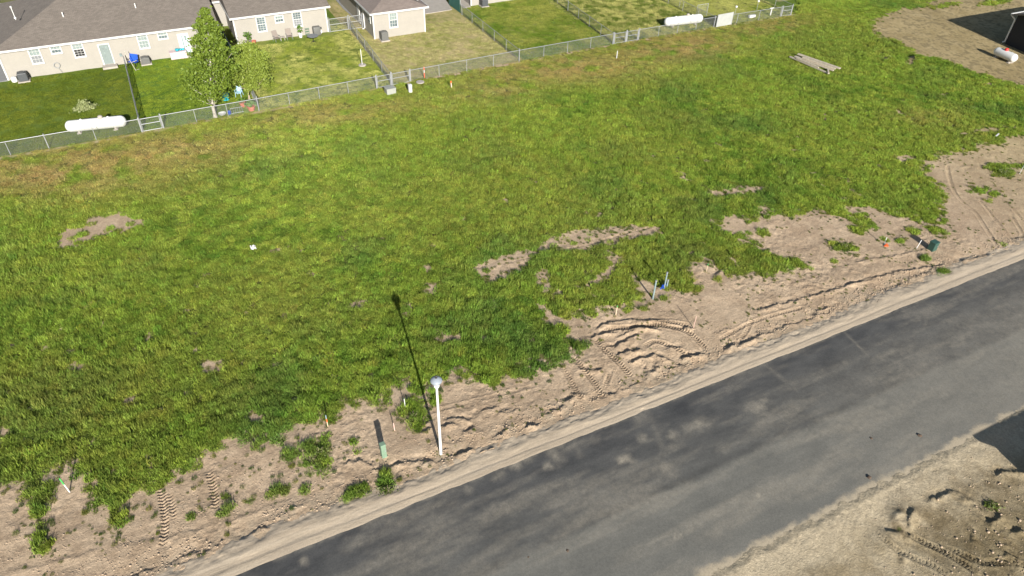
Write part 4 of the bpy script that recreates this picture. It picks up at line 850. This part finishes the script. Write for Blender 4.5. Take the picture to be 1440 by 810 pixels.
tank('long white propane tank behind the fence in the left yard', g(95, 193)[:2]+np.array([.05, .75]), g(181, 184)[:2]+np.array([.05, .75]), .5)
tank('long white propane tank behind the fence beside the upright white panel', g(938, 42)[:2]+np.array([.1, .8]), g(990, 36)[:2]+np.array([.2, .8]), .52)
tank('short white propane tank with a red dome on bare dirt at the right', g(1426, 92)[:2], g(1396, 79)[:2], .46, .2, 'red', off=(.1, .1))

# ================================================================ STREET LAMP
lp = g(620, 638); o = thing('street_lamp', 'white post top street lamp standing in the soil beside the kerb', 'street lamp', (lp[0], lp[1], groundz(lp[0], lp[1])-.02))
bm = B(); lathe(bm, [(.08, -.3), (.078, .02), (.068, 2.5), (.056, 5.0), (.05, 5.06)], 16); obj('pole', bm, M['white'], o, True)
bm = B(); lathe(bm, [(.06, 4.94), (.085, 4.98), (.135, 5.08), (.15, 5.22), (.12, 5.25)], 20); obj('neck', bm, M['white'], o, True)
bm = B(); lathe(bm, [(.13, 5.24), (.21, 5.33), (.275, 5.42), (.28, 5.45)], 24); obj('lens', bm, M['lampglass'], o, True)
bm = B(); lathe(bm, [(.285, 5.44), (.29, 5.48), (.25, 5.55), (.15, 5.62), (.08, 5.65), (0, 5.66)], 24); obj('cap', bm, M['lampglass'], o, True)
bm = B(); lathe(bm, [(.06, 5.64), (.06, 5.76), (.045, 5.78), (0, 5.785)], 12); obj('photocell', bm, M['black'], o)
bm = B(); box(bm, (0, -.078, .75), (.06, .02, .16)); obj('hand_hole_cover', bm, M['white'], o)

# ================================================================ TREES
def leafmat(name, c1, c2):
    m_ = mat(name, c1, .55, .3, 2.5, col2=c2); n_ = m_.node_tree.nodes; l_ = m_.node_tree.links; b_ = n_['Principled BSDF']; t_ = n_.new('ShaderNodeBsdfTranslucent'); x_ = n_.new('ShaderNodeMixShader'); x_.inputs[0].default_value = .35
    src = b_.inputs['Base Color'].links[0].from_socket; l_.new(src, t_.inputs[0]); l_.new(b_.outputs[0], x_.inputs[1]); l_.new(t_.outputs[0], x_.inputs[2]); l_.new(x_.outputs[0], n_['Material Output'].inputs[0]); return m_
M['leaf'] = leafmat('poplar_leaf', (.22, .29, .035), (.10, .165, .02)); M['leaf2'] = leafmat('small_tree_leaf', (.30, .36, .06), (.18, .25, .035))
M['bush'] = leafmat('bush_leaf', (.42, .45, .22), (.26, .30, .12)); M['weed'] = leafmat('weed_leaf', (.17, .21, .04), (.06, .10, .02))
def tree(label, base, H_, lean, r_tr, z0, rad, nclus, nleaf, ls, bark, leaf, seed, prof):
    r = np.random.default_rng(seed); o = thing('birch_tree' if H_ > 6 else 'garden_tree', label, 'tree', (base[0], base[1], -.05))
    tb = B(); pts = [np.array([lean[0]*t**1.3+.12*math.sin(t*7+seed), lean[1]*t**1.3+.1*math.cos(t*5), H_*.93*t]) for t in np.linspace(0, 1, 9)]; pts[0][:2] = 0
    for i_ in range(8): tube(tb, pts[i_], pts[i_+1]+(pts[i_+1]-pts[i_])*.03, r_tr*(1-i_/8.6), r_tr*(1-(i_+1)/8.6), 10)
    lathe(tb, [(r_tr*1.5, -.1), (r_tr*1.25, .08), (r_tr, .3)], 10); obj('trunk', tb, bark, o, True)
    lb = B(); C_ = []
    for k_ in range(nclus):
        t = (k_+.5)/nclus; zc = z0+(H_-z0)*t**.9; ax = np.array([np.interp(zc/(H_*.93), np.linspace(0, 1, 9), [p[i_] for p in pts]) for i_ in (0, 1)])
        rr = rad*np.interp(t, [p[0] for p in prof], [p[1] for p in prof]); a_ = k_*2.399+r.normal(0, .4); q = rr*r.uniform(.25, 1.12)
        c = np.array([ax[0]+q*math.cos(a_), ax[1]+q*math.sin(a_), zc+r.normal(0, .15)]); C_.append((c, rr))
        if k_ % 2 == 0:
            s_ = np.array([ax[0], ax[1], max(z0*.6, zc-.9-q*.5)]); mid = (s_+c)/2+np.array([0, 0, -.12]); tube(lb, s_, mid, .035*(1-t*.6), .025*(1-t*.6), 6); tube(lb, mid, c, .025*(1-t*.6), .008, 5)
    obj('branches', lb, bark, o)
    V_ = []; F_ = []
    for c, rr in C_:
        m2 = int(nleaf/nclus); cr = max(.25, rr*.30)*r.uniform(.6, 1.35)
        P = c+r.normal(0, 1, (m2, 3))*np.array([cr, cr, cr*.75])*.62; P[:, 2] = np.maximum(P[:, 2], z0*.85)
        n_ = r.normal(0, 1, (m2, 3))+np.array([0, -.2, .6]); n_ /= np.linalg.norm(n_, axis=1)[:, None]; u_ = np.cross(n_, r.normal(0, 1, (m2, 3))); u_ /= np.linalg.norm(u_, axis=1)[:, None]; w2 = np.cross(n_, u_)
        s_ = ls*r.uniform(.6, 1.3, (m2, 1)); k0 = len(V_)*1
        for a_, b_ in ((-1, 0), (0, -.62), (1, 0), (0, .62)): V_.append(P+u_*s_*a_*.6+w2*s_*b_*.6)
        F_.append(m2)
    vv = []; ff = []; base_i = 0; j = 0
    for m2 in F_:
        blk = np.stack(V_[j:j+4], 1).reshape(-1, 3); vv.append(blk); ff.append(np.arange(m2*4).reshape(-1, 4)+base_i); base_i += m2*4; j += 4
    me_ = npmesh('crown', np.vstack(vv), np.vstack(ff), 4); me_.materials.append(leaf); q = bpy.data.objects.new('crown', me_); COL.objects.link(q); q.parent = o; return o
tb_ = g(303, 165); tree('tall birch with a pale trunk growing at the fence in front of the duplex', tb_, 9.3, (1.35, .6), .16, 1.9, 2.15, 120, 13000, .19, M['bark'], M['leaf'], 3, [(0, .75), (.25, 1.0), (.5, .85), (.75, .5), (.92, .2), (1, .05)])
tb_ = g(351, 140); tree('small leafy tree with a low round crown right of the tall birch', tb_, 5.0, (1.1, .9), .09, 1.4, 1.9, 80, 15000, .14, M['bark2'], M['leaf2'], 5, [(0, .8), (.3, 1.0), (.65, .8), (1, .25)])
def shrub(name, label, cat, c, rx, ry, h, nleaf, ls, leaf, seed, group=None):
    r = np.random.default_rng(seed); o = thing(name, label, cat, (c[0], c[1], groundz(c[0], c[1])), 0, group); P = r.normal(0, .42, (nleaf, 3))*np.array([rx, ry, 0]); P[:, :2] += np.repeat(r.normal(0, .38, (9, 2)), nleaf//9+1, 0)[:nleaf]*np.array([rx, ry])*(name == 'weed_clump'); P[:, 2] = np.abs(r.normal(0, .5, nleaf))*h*(.55 if name == 'weed_clump' else 1)*np.exp(-(P[:, 0]/rx)**2-(P[:, 1]/ry)**2)+.02
    n_ = r.normal(0, 1, (nleaf, 3)); n_ /= np.linalg.norm(n_, axis=1)[:, None]; u_ = np.cross(n_, r.normal(0, 1, (nleaf, 3))); u_ /= np.linalg.norm(u_, axis=1)[:, None]; w2 = np.cross(n_, u_); s_ = ls*r.uniform(.5, 1.3, (nleaf, 1))
    v = np.stack([P-u_*s_, P-w2*s_*.45, P+u_*s_, P+w2*s_*.45], 1).reshape(-1, 3); me_ = npmesh('foliage', v, np.arange(nleaf*4).reshape(-1, 4), 4); me_.materials.append(leaf); q = bpy.data.objects.new('foliage', me_); COL.objects.link(q); q.parent = o
    st_ = B()
    for k_ in range(6): a_ = r.uniform(0, 6.28); tube(st_, (0, 0, -.05), (rx*.4*math.cos(a_), ry*.4*math.sin(a_), h*.55), .012, .005, 5)
    obj('stem', st_, M['bark2'], o); return o
shrub('shrub', 'small pale grey green shrub alone on the left lawn', 'shrub', g(120, 153), .9, .65, .7, 1500, .10, M['bush'], 1)
shrub('flower_bush', 'leafy plant against the duplex wall left of the pink box', 'bush', g(228, 78), .9, .4, .7, 500, .07, M['weed'], 2)
for i_, (px, py, rx, h, lab) in enumerate([(450, 636, .55, .5, 'dense dark weed clump on the soil below the orange tipped stake'), (545, 690, .4, .5, 'weed bush beside the kerb below the green pedestal'), (505, 694, .3, .25, 'low weed clump near the kerb left of the green pedestal'),
    (1410, 244, .8, .6, 'green weed clump alone on the bare dirt at the right'), (1187, 348, .6, .45, 'round green weed clump on bare soil left of the striped stake'), (582, 585, .5, .5, 'weed clump under the lamp shadow beside the lamp pole'), (60, 766, .35, .35, 'lowest weed clump on the soil at the bottom left'), (1394, 712, .35, .3, 'yellow green weed among the clods at the bottom right')]):
    shrub('weed_clump', lab, 'weed', g(px, py), rx, rx*.8, h, int(520*rx), .065, M['weed'], 10+i_, 'weed clumps on the bare soil')

# ================================================================ STAKES, PIPES, BOXES
def stake(label, px, py, h, lean, mats, w_=.045, group='survey stakes in the soil', name='survey_stake', cat='stake'):
    c = g(px, py); o = thing(name, label, cat, (c[0], c[1], groundz(c[0], c[1])), 0, group); bm = B(); box(bm, (0, 0, h/2-.1), (w_, .018, h+.2)); obj('lath', bm, mats[0], o)
    z_ = h
    for i_, (m_, hh_) in enumerate(mats[1:]): b_ = B(); box(b_, (0, 0, z_-hh_/2), (w_+.012+.004*i_, .03+.004*i_, hh_)); obj('painted_band', b_, m_, o); z_ -= hh_
    o.rotation_euler = (lean[1], lean[0], rng.uniform(-.4, .4)); return o
stake('white survey stake with a lime green top at the bottom left grass edge', 98, 692, 1.15, (-.04, .03), (M['paper'], (M['limeflag'], .5)), .06)
stake('stake with an orange base band at the edge of the dense weed clump', 461, 599, .9, (0, 0), (M['lath'], (M['pipeblue'], .3), (M['orange'], .22)))
stake('bare wooden stake between the green pedestal and the lamp', 555, 605, .6, (-.03, 0), (M['pinkflag'],)); stake('pale grey stake nearest the grass left of the lamp shadow', 570, 573, .75, (-.03, 0), (M['paper'],))
stake('wooden stake with a green tip left of the three blue pipes', 866, 442, .8, (.03, 0), (M['lath'], (M['limeflag'], .14))); stake('wooden stake with a green tip right of the three blue pipes', 993, 383, .75, (.03, 0), (M['lath'], (M['limeflag'], .16)))
stake('pale pink stake casting a long thin shadow above the tyre ruts', 975, 461, .95, (.05, 0), (M['pinkflag'],)); stake('white and blue stake with an orange foot on the right soil', 1243, 344, .7, (-.03, 0), (M['pipeblue'], (M['paper'], .25)))
stake('thin white stake leaning left of the dark green pedestal', 1289, 349, .75, (.12, 0), (M['paper'],)); stake('white stake with a pale green top at the right frame edge', 1434, 244, 1.0, (0, 0), (M['paper'], (M['pipeblue'], .3)), .07)
stake('stake just beyond the left frame edge above the bare soil', -12, 716, 1.1, (0, 0), (M['lath'],)); stake('white stake standing in the grass below the far gate pair', 867, 83, .9, (0, 0), (M['paper'],), .10)
stake('short tan stake standing in the grass right of the orange striped marker', 635, 124, .75, (-.05, 0), (M['pinkflag'], (M['orange'], .2)), .09)
stake('thin dark survey pin on the kerb at the right', 1233, 426, .4, (0, 0), (M['black'],), .02); 
c = g(1246, 346); bm = B()
for k_ in range(3): box(bm, (.05*k_, .03*k_, .04+.03*k_), (.30-.05*k_, .12, .03), Matrix.Rotation(.5*k_-.5, 3, 'Z'))
o = obj('ribbon', bm, M['orange']); o.location = (c[0], c[1], groundz(c[0], c[1])); tag(o, 'crumpled orange flagging ribbon at the foot of the white and blue stake', 'ribbon')
PG = 'pale blue riser pipes'
def pipe(label, px, py, h, r_, cap=True):
    c = g(px, py); o = thing('riser_pipe', label, 'pipe', (c[0], c[1], groundz(c[0], c[1])), 0, PG); bm = B(); tube(bm, (0, 0, -.3), (0, 0, h), r_, seg=14); obj('tube', bm, M['pipeblue'], o)
    bm = B(); lathe(bm, [(r_+.012, h-.06), (r_+.012, h+.01), (r_*.6, h+.02), (0, h+.02)], 14); obj('end_cap', bm, M['galv'], o); return o
pipe('tall thick riser pipe standing nearest the road in the grass notch', 918, 420, 1.55, .055); pipe('tall riser pipe standing behind the blue tape', 934, 405, 1.35, .05); pipe('short riser pipe right of the blue tape', 937.5, 404, .65, .05)
c = g(932, 406); bm = B()
for dx, dy, a_, l_ in ((-.15, -.05, .5, .4), (.2, .1, .1, .45), (.0, -.02, 1.2, .25)): box(bm, (dx, dy, .12+abs(dx)*.3), (l_, .08, .06), Matrix.Rotation(a_, 3, 'Z'))
o = obj('marking_tape', bm, M['blue']); o.location = (c[0], c[1], groundz(c[0], c[1])+.05); tag(o, 'bright blue tape tangled round the riser pipes', 'tape')
def pedestal(label, px, py, w_, d_, h, m_, name='utility_pedestal', lid=None, rz=.05, tilt=0, grp='utility pedestals and boxes'):
    c = g(px, py); o = thing(name, label, 'utility box', (c[0], c[1], groundz(c[0], c[1])-.02), rz, grp); bm = B(); box(bm, (0, 0, h*.42), (w_, d_, h*.9), bev=.015); obj('cabinet', bm, m_, o)
    bm = B(); box(bm, (0, 0, h*.93), (w_*1.07, d_*1.07, h*.14), bev=.02); obj('lid', bm, lid or m_, o); bm = B(); box(bm, (w_*.25, -d_/2-.012, h*.55), (.05, .025, .08)); obj('lock', bm, M['galv'], o); o.rotation_euler[0] = tilt; return o
pedestal('slim green utility pedestal on rough soil left of the lamp', 540, 641, .26, .26, 1.0, M['greenbox']); pedestal('dark green utility pedestal on the soil at the right', 1310, 351, .5, .45, .75, M['tealbox'])
pedestal('low grey utility box in the grass in front of the gates', 549, 131, .95, .75, .62, M['greybox']); pedestal('narrow white utility pedestal in the grass right of the grey box', 577, 130, .32, .3, .85, M['paper'])
bm = B(); lathe(bm, [(.42, 0), (.42, .06), (.38, .08), (0, .09)], 18); c = g(591, 118); o = obj('valve_cover', bm, M['concrete']); o.location = (c[0], c[1], .18); tag(o, 'flat pale concrete cover in the grass beside the orange striped marker', 'cover')
c = g(597, 110); o = thing('marker_post', 'orange and white striped marker post by the back fence', 'marker', (c[0], c[1], 0)); 
for z_, hh_, mm_ in ((.3, .6, M['orange']), (.75, .3, M['paper']), (1.05, .3, M['orange'])): b_ = B(); tube(b_, (0, 0, z_-hh_/2), (0, 0, z_+hh_/2), .055); obj('stripe', b_, mm_, o)
# fallen timber
c = g(1145, 95); o = thing('timber_pile', 'weathered long boards lying loosely together in the green grass', 'timber', (c[0], c[1], .18))
for (px0, py0, px1, py1, dz, w_) in ((1121, 80.5, 1180, 101, .20, .30), (1117, 82.5, 1171, 102.5, .10, .26), (1110, 82, 1165, 106, .02, .20), (1127, 86, 1173, 102, .24, .20), (1119, 86, 1150, 99, .16, .18), (1163, 101, 1164, 107, .12, .16)):
    a_, b_ = g(px0, py0)[:2]-c[:2], g(px1, py1)[:2]-c[:2]; L_ = np.hypot(*(b_-a_)); bm = B(); box(bm, (0, 0, 0), (L_, w_, .12)); bmesh.ops.rotate(bm, cent=(0, 0, 0), matrix=Matrix.Rotation(math.atan2(*(b_-a_)[::-1]), 3, 'Z'), verts=bm.verts)
    bmesh.ops.translate(bm, vec=(*((a_+b_)/2), dz), verts=bm.verts); obj('board', bm, M['timber'], o)
c = g(357, 351.5); bm = B(); bmesh.ops.create_grid(bm, x_segments=6, y_segments=5, size=.18)
for v in bm.verts: v.co.z = .05*math.sin(v.co.x*30)+.05*math.cos(v.co.y*24+1)
bmesh.ops.solidify(bm, geom=bm.faces[:], thickness=.012); o = obj('litter', bm, M['paper']); o.location = (c[0], c[1], .25); tag(o, 'scrap of white paper lying on the grass left of centre', 'litter')
c = g(1401, 193); bm = B(); box(bm, (0, 0, .25), (.7, .12, .05), bev=.01); o = obj('scrap_board', bm, M['paper']); o.location = (c[0], c[1], .0); o.rotation_euler = (0, 0, .3); tag(o, 'small white scrap board in the grass near the right dirt', 'litter')
c = g(658, 288); 
# rubble on the asphalt
for i_, (px, py, s_, lab) in enumerate([(1222, 672, .12, 'largest dark clod on the pale half of the asphalt'), (1293, 613, .11, 'dark clod on the asphalt near the triangular shadow'), (1225, 617, .07, 'small dark clod left of the one near the triangular shadow'), (798, 775, .07, 'small dark fragment on the asphalt near the bottom edge'), (743, 784, .05, 'smallest dark fragment on the asphalt at the bottom')]):
    c = g(px, py); bm = B(); bmesh.ops.create_icosphere(bm, subdivisions=2, radius=s_)
    for v in bm.verts: v.co *= random.uniform(.75, 1.2); v.co.z *= .4
    o = obj('dirt_clod', bm, M['clodd'] if 'clodd' in M else M.setdefault('clodd', mat('dark_clod', (.10, .07, .05), .95, .3, 8))); o.location = (c[0], c[1], .03+s_*.2); tag(o, lab, 'clod', 'clods on the asphalt')

# ================================================================ YARD THINGS
def ac(label, c, w_, h, m_, lid=None):
    o = thing('air_conditioner', label, 'air conditioner', (c[0], c[1], .0), 0, 'air conditioners by the house walls'); bm = B(); box(bm, (0, 0, .05), (w_*1.3, w_*1.3, .12)); obj('pad', bm, M['concrete'], o)
    bm = B(); box(bm, (0, 0, .1+h/2), (w_, w_, h), bev=.05); 
    for k_ in range(int(h/.09)): box(bm, (0, 0, .16+k_*.09), (w_+.02, w_+.02, .03))
    obj('cabinet', bm, m_, o); bm = B(); lathe(bm, [(w_*.42, .1+h), (w_*.42, .14+h), (w_*.38, .155+h), (0, .16+h)], 18); obj('fan_guard', bm, lid or m_, o); return o
ac('dark air conditioner at the left corner of the duplex', (onwall(31, 105, YA-.75)[0], YA-.75), .82, .78, M['acd']); ac('grey air conditioner beside the blue folding chair', (onwall(204, 83, YA-.8)[0], YA-.8), .8, .62, M['acm'])
ac('grey air conditioner behind the small brown shingled house', (g(541, 57)[0], Y3-.8), .78, .92, M['acm']); ac('dark air conditioner at the wall of the far house', (g(681, 9)[0], Y4-.8), .8, .8, M['acd'])
bm = B(); lathe(bm, [(.26, 0), (.28, .1), (.26, .4), (.2, .5), (0, .53)], 16); c = (onwall(18, 107, YA-.7)[0], YA-.7, .03); o = obj('white_tub', bm, M['white'], None, True); o.location = c; tag(o, 'white rounded tub left of the dark air conditioner', 'tub')
def chair(name, label, c, rz, m_, w_=.6, seat=.38, back=.55, recl=.5, fm=None, grp=None):
    fm = fm or M['grey']; o = thing(name, label, 'chair', (c[0], c[1], .0), rz, grp); bm = B(); box(bm, (0, 0, seat), (w_, .52, .05), bev=.01); obj('seat', bm, m_, o)
    bm = B(); box(bm, (0, 0, back/2), (w_, .05, back), Matrix.Rotation(-recl, 3, 'X'), bev=.01); bmesh.ops.translate(bm, vec=(0, .26, seat), verts=bm.verts); obj('backrest', bm, m_, o)
    for sx_ in (-1, 1):
        for sy in (-1, 1): b_ = B(); tube(b_, (sx_*w_*.46, sy*.24, seat), (sx_*w_*.5, sy*.30, 0), .022); obj('leg', b_, fm, o)
        b_ = B(); box(b_, (sx_*w_*.52, .02, seat+.22), (.05, .5, .035)); tube(b_, (sx_*w_*.52, -.2, seat+.22), (sx_*w_*.5, -.22, seat), .018); obj('armrest', b_, fm, o)
    return o
chair('patio_chair', 'left reclining brown mesh chair against the duplex wall', (onwall(389, 54, YB-.7)[0], YB-.7), .35, M['rattan'], .62, .38, .75, .45, grp='mesh patio chairs'); chair('patio_chair', 'right upright brown mesh chair against the duplex wall', (onwall(407, 52, YB-.65)[0], YB-.65), 0, M['rattan'], .62, .38, .75, .12, grp='mesh patio chairs')
chair('plastic_chair', 'pale blue plastic garden chair between the two trees', g(337, 135), -.5, M['paleblue'], .55, .4, .5, .2, M['paleblue'])
c = g(186, 92); chair('folding_chair', 'bright blue folding camp chair at the end of the side fence', (c[0]+.2, c[1]-.1), -.7, M['blue'], .95, .42, .7, .3, M['black'])
c = g(191, 99); bm = B(); tube(bm, (0, 0, 0), (-.5, .4, 2.0), .03); tube(bm, (0, 0, 0), (.35, .2, .02), .03); tube(bm, (-.2, .16, .8), (.35, .4, .85), .025); o = obj('garden_tool', bm, M['bark']); o.location = c; tag(o, 'long handled tool leaning over the blue folding chair', 'tool')
o = thing('patio_table', 'round black patio table on the lawn behind the duplex', 'table', g(441, 59)); bm = B(); lathe(bm, [(.62, .70), (.64, .715), (.62, .735), (0, .74)], 24); obj('tabletop', bm, M['grey'], o)
bm = B(); tube(bm, (0, 0, 0), (0, 0, .7), .035); 
for k_ in range(4): a_ = k_*math.pi/2+.4; tube(bm, (0, 0, .12), (.36*math.cos(a_), .36*math.sin(a_), 0), .02)
obj('pedestal', bm, M['black'], o)
o = thing('covered_grill', 'grey covered grill standing at the duplex wall behind the round table', 'grill', (onwall(446, 48, YB-.6)[0], YB-.6, 0)); bm = B(); box(bm, (0, 0, .52), (.85, .6, 1.0), bev=.1); obj('cover', bm, M['acm'], o, True); bm = B(); box(bm, (.5, 0, .8), (.25, .45, .06), bev=.02); obj('side_shelf', bm, M['acm'], o)
bm = B(); bmesh.ops.create_uvsphere(bm, u_segments=14, v_segments=8, radius=.22); o = obj('white_ball', bm, M['white'], None, True); o.location = (onwall(451, 46, YB-.5)[0], YB-.5, .3); tag(o, 'round white globe beside the covered grill', 'garden ornament')
o = thing('side_table', 'small cream table between the two brown mesh chairs', 'table', (onwall(398, 57, YB-.7)[0], YB-.7, 0)); bm = B(); box(bm, (0, 0, .4), (.5, .45, .05)); obj('tabletop', bm, M['concrete'], o)
for sx_ in (-1, 1):
    for sy in (-1, 1): b_ = B(); tube(b_, (sx_*.2, sy*.18, 0), (sx_*.2, sy*.18, .4), .02); obj('leg', b_, M['concrete'], o)
o = thing('plant_stand', 'dark wire plant stand left of the covered grill', 'stand', (onwall(433, 50, YB-.5)[0], YB-.5, 0)); bm = B()
for z_ in (.25, .55, .85): box(bm, (0, 0, z_), (.45, .3, .03))
for sx_ in (-1, 1): tube(bm, (sx_*.22, 0, 0), (sx_*.22, 0, .95), .015)
obj('shelves', bm, M['greenbox'], o)
def pot(label, c, r_, h, m_, ph=.5, n_=60, grp='potted plants'):
    o = thing('potted_plant', label, 'plant pot', (c[0], c[1], .0), 0, grp); bm = B(); lathe(bm, [(r_*.7, 0), (r_*.95, h*.85), (r_*1.08, h*.86), (r_*1.08, h), (r_*.9, h), (r_*.88, h*.9), (0, h*.9)], 16); obj('pot', bm, m_, o)
    if ph:
        r = np.random.default_rng(int(c[0]*100) & 1023); bm = B()
        for k_ in range(n_):
            a_ = r.uniform(0, 6.28); l_ = r.uniform(.1, 1)*r_*1.3; p = Vector((l_*math.cos(a_), l_*math.sin(a_), h+ph*r.uniform(.2, 1))); d_ = Vector(r.normal(0, .08, 3)); e_ = Vector(r.normal(0, .08, 3)); bm.faces.new([bm.verts.new(q) for q in (p-d_, p+e_, p+d_, p-e_)])
        tube(bm, (0, 0, h*.8), (0, 0, h+ph*.7), .012); obj('plant', bm, M['plant'], o)
    return o
wl = lambda px, py, dy, Yw=YB: (onwall(px, py, Yw-dy)[0], Yw-dy)
pot('brown pot with a spiky plant at the left corner of the right wing', wl(350.5, 61, .5), .3, .4, M['rattan'], .95, 90); pot('empty orange terracotta pot beside the spiky plant', wl(357.5, 62, .5), .26, .36, M['terracotta'], 0)
pot('white pot with a thin stem between chair and plant stand', wl(423, 52, .55), .24, .4, M['white'], .9, 25); pot('red flower pot with a leafy plant below the small tree', g(354, 155), .38, .45, M['terracotta'], .5, 110); pot('smaller red pot left of the leafy red pot', g(342, 150), .28, .45, M['terracotta'], .3, 40)
bm = B(); lathe(bm, [(.2, 0), (.34, .12), (.36, .16), (.30, .13), (0, .05)], 18); o = obj('white_basin', bm, M['white']); c = g(313, 162); o.location = (c[0], c[1], .05); tag(o, 'white shallow basin on the grass right of the birch trunk', 'basin')
bm = B(); lathe(bm, [(.11, 0), (.14, .28), (.15, .3), (.12, .26), (0, .02)], 14); o = obj('blue_bucket', bm, M['blue']); c = g(323, 161); o.location = (c[0], c[1], .03); tag(o, 'small blue bucket by a fence post right of the birch', 'bucket')
c = g(318, 140); bm = B(); lathe(bm, [(.3, 0), (.34, .5), (.36, .55), (.1, .62), (0, .63)], 16); o = obj('teal_bin', bm, M['teal']); o.location = c; tag(o, 'dark teal bin half hidden under the birch crown', 'bin')
c = g(333, 158); o = thing('metal_rack', 'low tangled metal rack on the grass between the birch and the red pots', 'rack', c); bm = B()
for k_ in range(6): tube(bm, (-.5+.2*k_, -.2, .05), (-.45+.2*k_, .25, .35), .018)
tube(bm, (-.5, -.2, .06), (.6, -.2, .06), .02); tube(bm, (-.5, .25, .35), (.6, .25, .35), .02); obj('frame', bm, M['galv'], o)
o = thing('storage_box', 'faded pink storage bench against the duplex wall below the door', 'storage box', (*wl(251, 77, .55, YA), 0)); bm = B(); box(bm, (0, 0, .38), (1.65, .7, .7), bev=.03); obj('chest', bm, M['pink'], o); bm = B(); box(bm, (0, -.01, .76), (1.72, .76, .07), bev=.02); obj('lid', bm, M['pink'], o)
bm = B(); lathe(bm, [(.16, 0), (.2, .1), (.22, .2), (.18, .22), (0, .16)], 14, (-.15, 0, 0)); lathe(bm, [(.12, 0), (.16, .16), (.13, .18), (0, .12)], 12, (.2, .05, 0)); box(bm, (.45, 0, .1), (.22, .2, .18), bev=.03); o = obj('toys', bm, M['teal'], None, True); c = wl(250, 66, .6, YA); o.location = (c[0], c[1], .81); tag(o, 'teal and blue toys lying on the pink storage bench', 'toys')
c = g(509.5, 92); o = thing('clothes_pole', 'slim white clothes pole on a round concrete foot beside the side fence', 'pole', c); bm = B(); lathe(bm, [(.40, -.02), (.40, .08), (.34, .12), (.04, .13)], 16); obj('foot', bm, M['concrete'], o); bm = B(); tube(bm, (0, 0, .05), (0, 0, 1.75), .035); obj('pole', bm, M['white'], o)
# upright white panel and odds along the far fence
a_, b_ = g(1006, 38)[:2]+np.array([0, -.12]), g(1027, 34)[:2]+np.array([0, -.12]); L_ = np.hypot(*(b_-a_)); bm = B(); box(bm, (0, 0, .78), (L_, .05, 1.5), bev=.008); o = thing('leaning_board', 'tall white panel leaning on the far part of the back fence', 'board', (*((a_+b_)/2), 0), math.atan2(*(b_-a_)[::-1])); obj('sheet', bm, M['board'], o)
bm = B()
for x_ in (-L_/2-.03, L_/2+.03): box(bm, (x_, 0, .78), (.06, .07, 1.56))
obj('edge_strip', bm, M['galv'], o)
c = g(1087, 23); bm = B(); tube(bm, (0, 0, 0), (0, 0, .85), .08); box(bm, (0, 0, .88), (.62, .12, .12), bev=.02); o = obj('tee_post', bm, M['white']); o.location = (c[0], c[1]+.5, 0); tag(o, 'white tee shaped post just behind the far right fence', 'post')
c = g(1060, 26); bm = B(); box(bm, (0, 0, .18), (1.0, .35, .32), bev=.05); o = obj('white_cushion', bm, M['white']); o.location = (c[0], c[1]+.4, 0); tag(o, 'low white block lying behind the far right fence', 'block')
for px, py, lab in ((1033, 22, 'solar light on the fence line right of the white panel'), (1064, 14, 'solar light in the yellow lawn behind the far fence'), (955, 10, 'solar light behind the white propane tank')):
    c = g(px, py); o = thing('solar_light', lab, 'garden light', (c[0], c[1], 0), 0, 'solar garden lights'); bm = B(); tube(bm, (0, 0, -.05), (0, 0, 1.0), .022); obj('stem', bm, M['galv'], o); bm = B(); lathe(bm, [(.03, 1.0), (.13, 1.05), (.15, 1.18), (.05, 1.25), (0, 1.25)], 14); obj('head', bm, M['white'], o)
o = thing('wire_cage', 'open wire cage behind the right end of the second white tank', 'cage', (g(988, 24)[0], g(988, 24)[1]+.3, 0)); bm = B()
for x_ in (-.85, .85): tube(bm, (x_, 0, 0), (x_, 0, 1.5), .03)
tube(bm, (-.85, 0, 1.5), (.85, 0, 1.5), .03); obj('frame', bm, M['galv'], o); V_, F_ = [], []; wire_mesh(V_, F_, (-.85, 0), (.85, 0), 1.4); me_ = npmesh('wire_mesh', np.array(V_), np.array(F_), 4); me_.materials.append(M['wire']); q = bpy.data.objects.new('wire_mesh', me_); COL.objects.link(q); q.parent = o
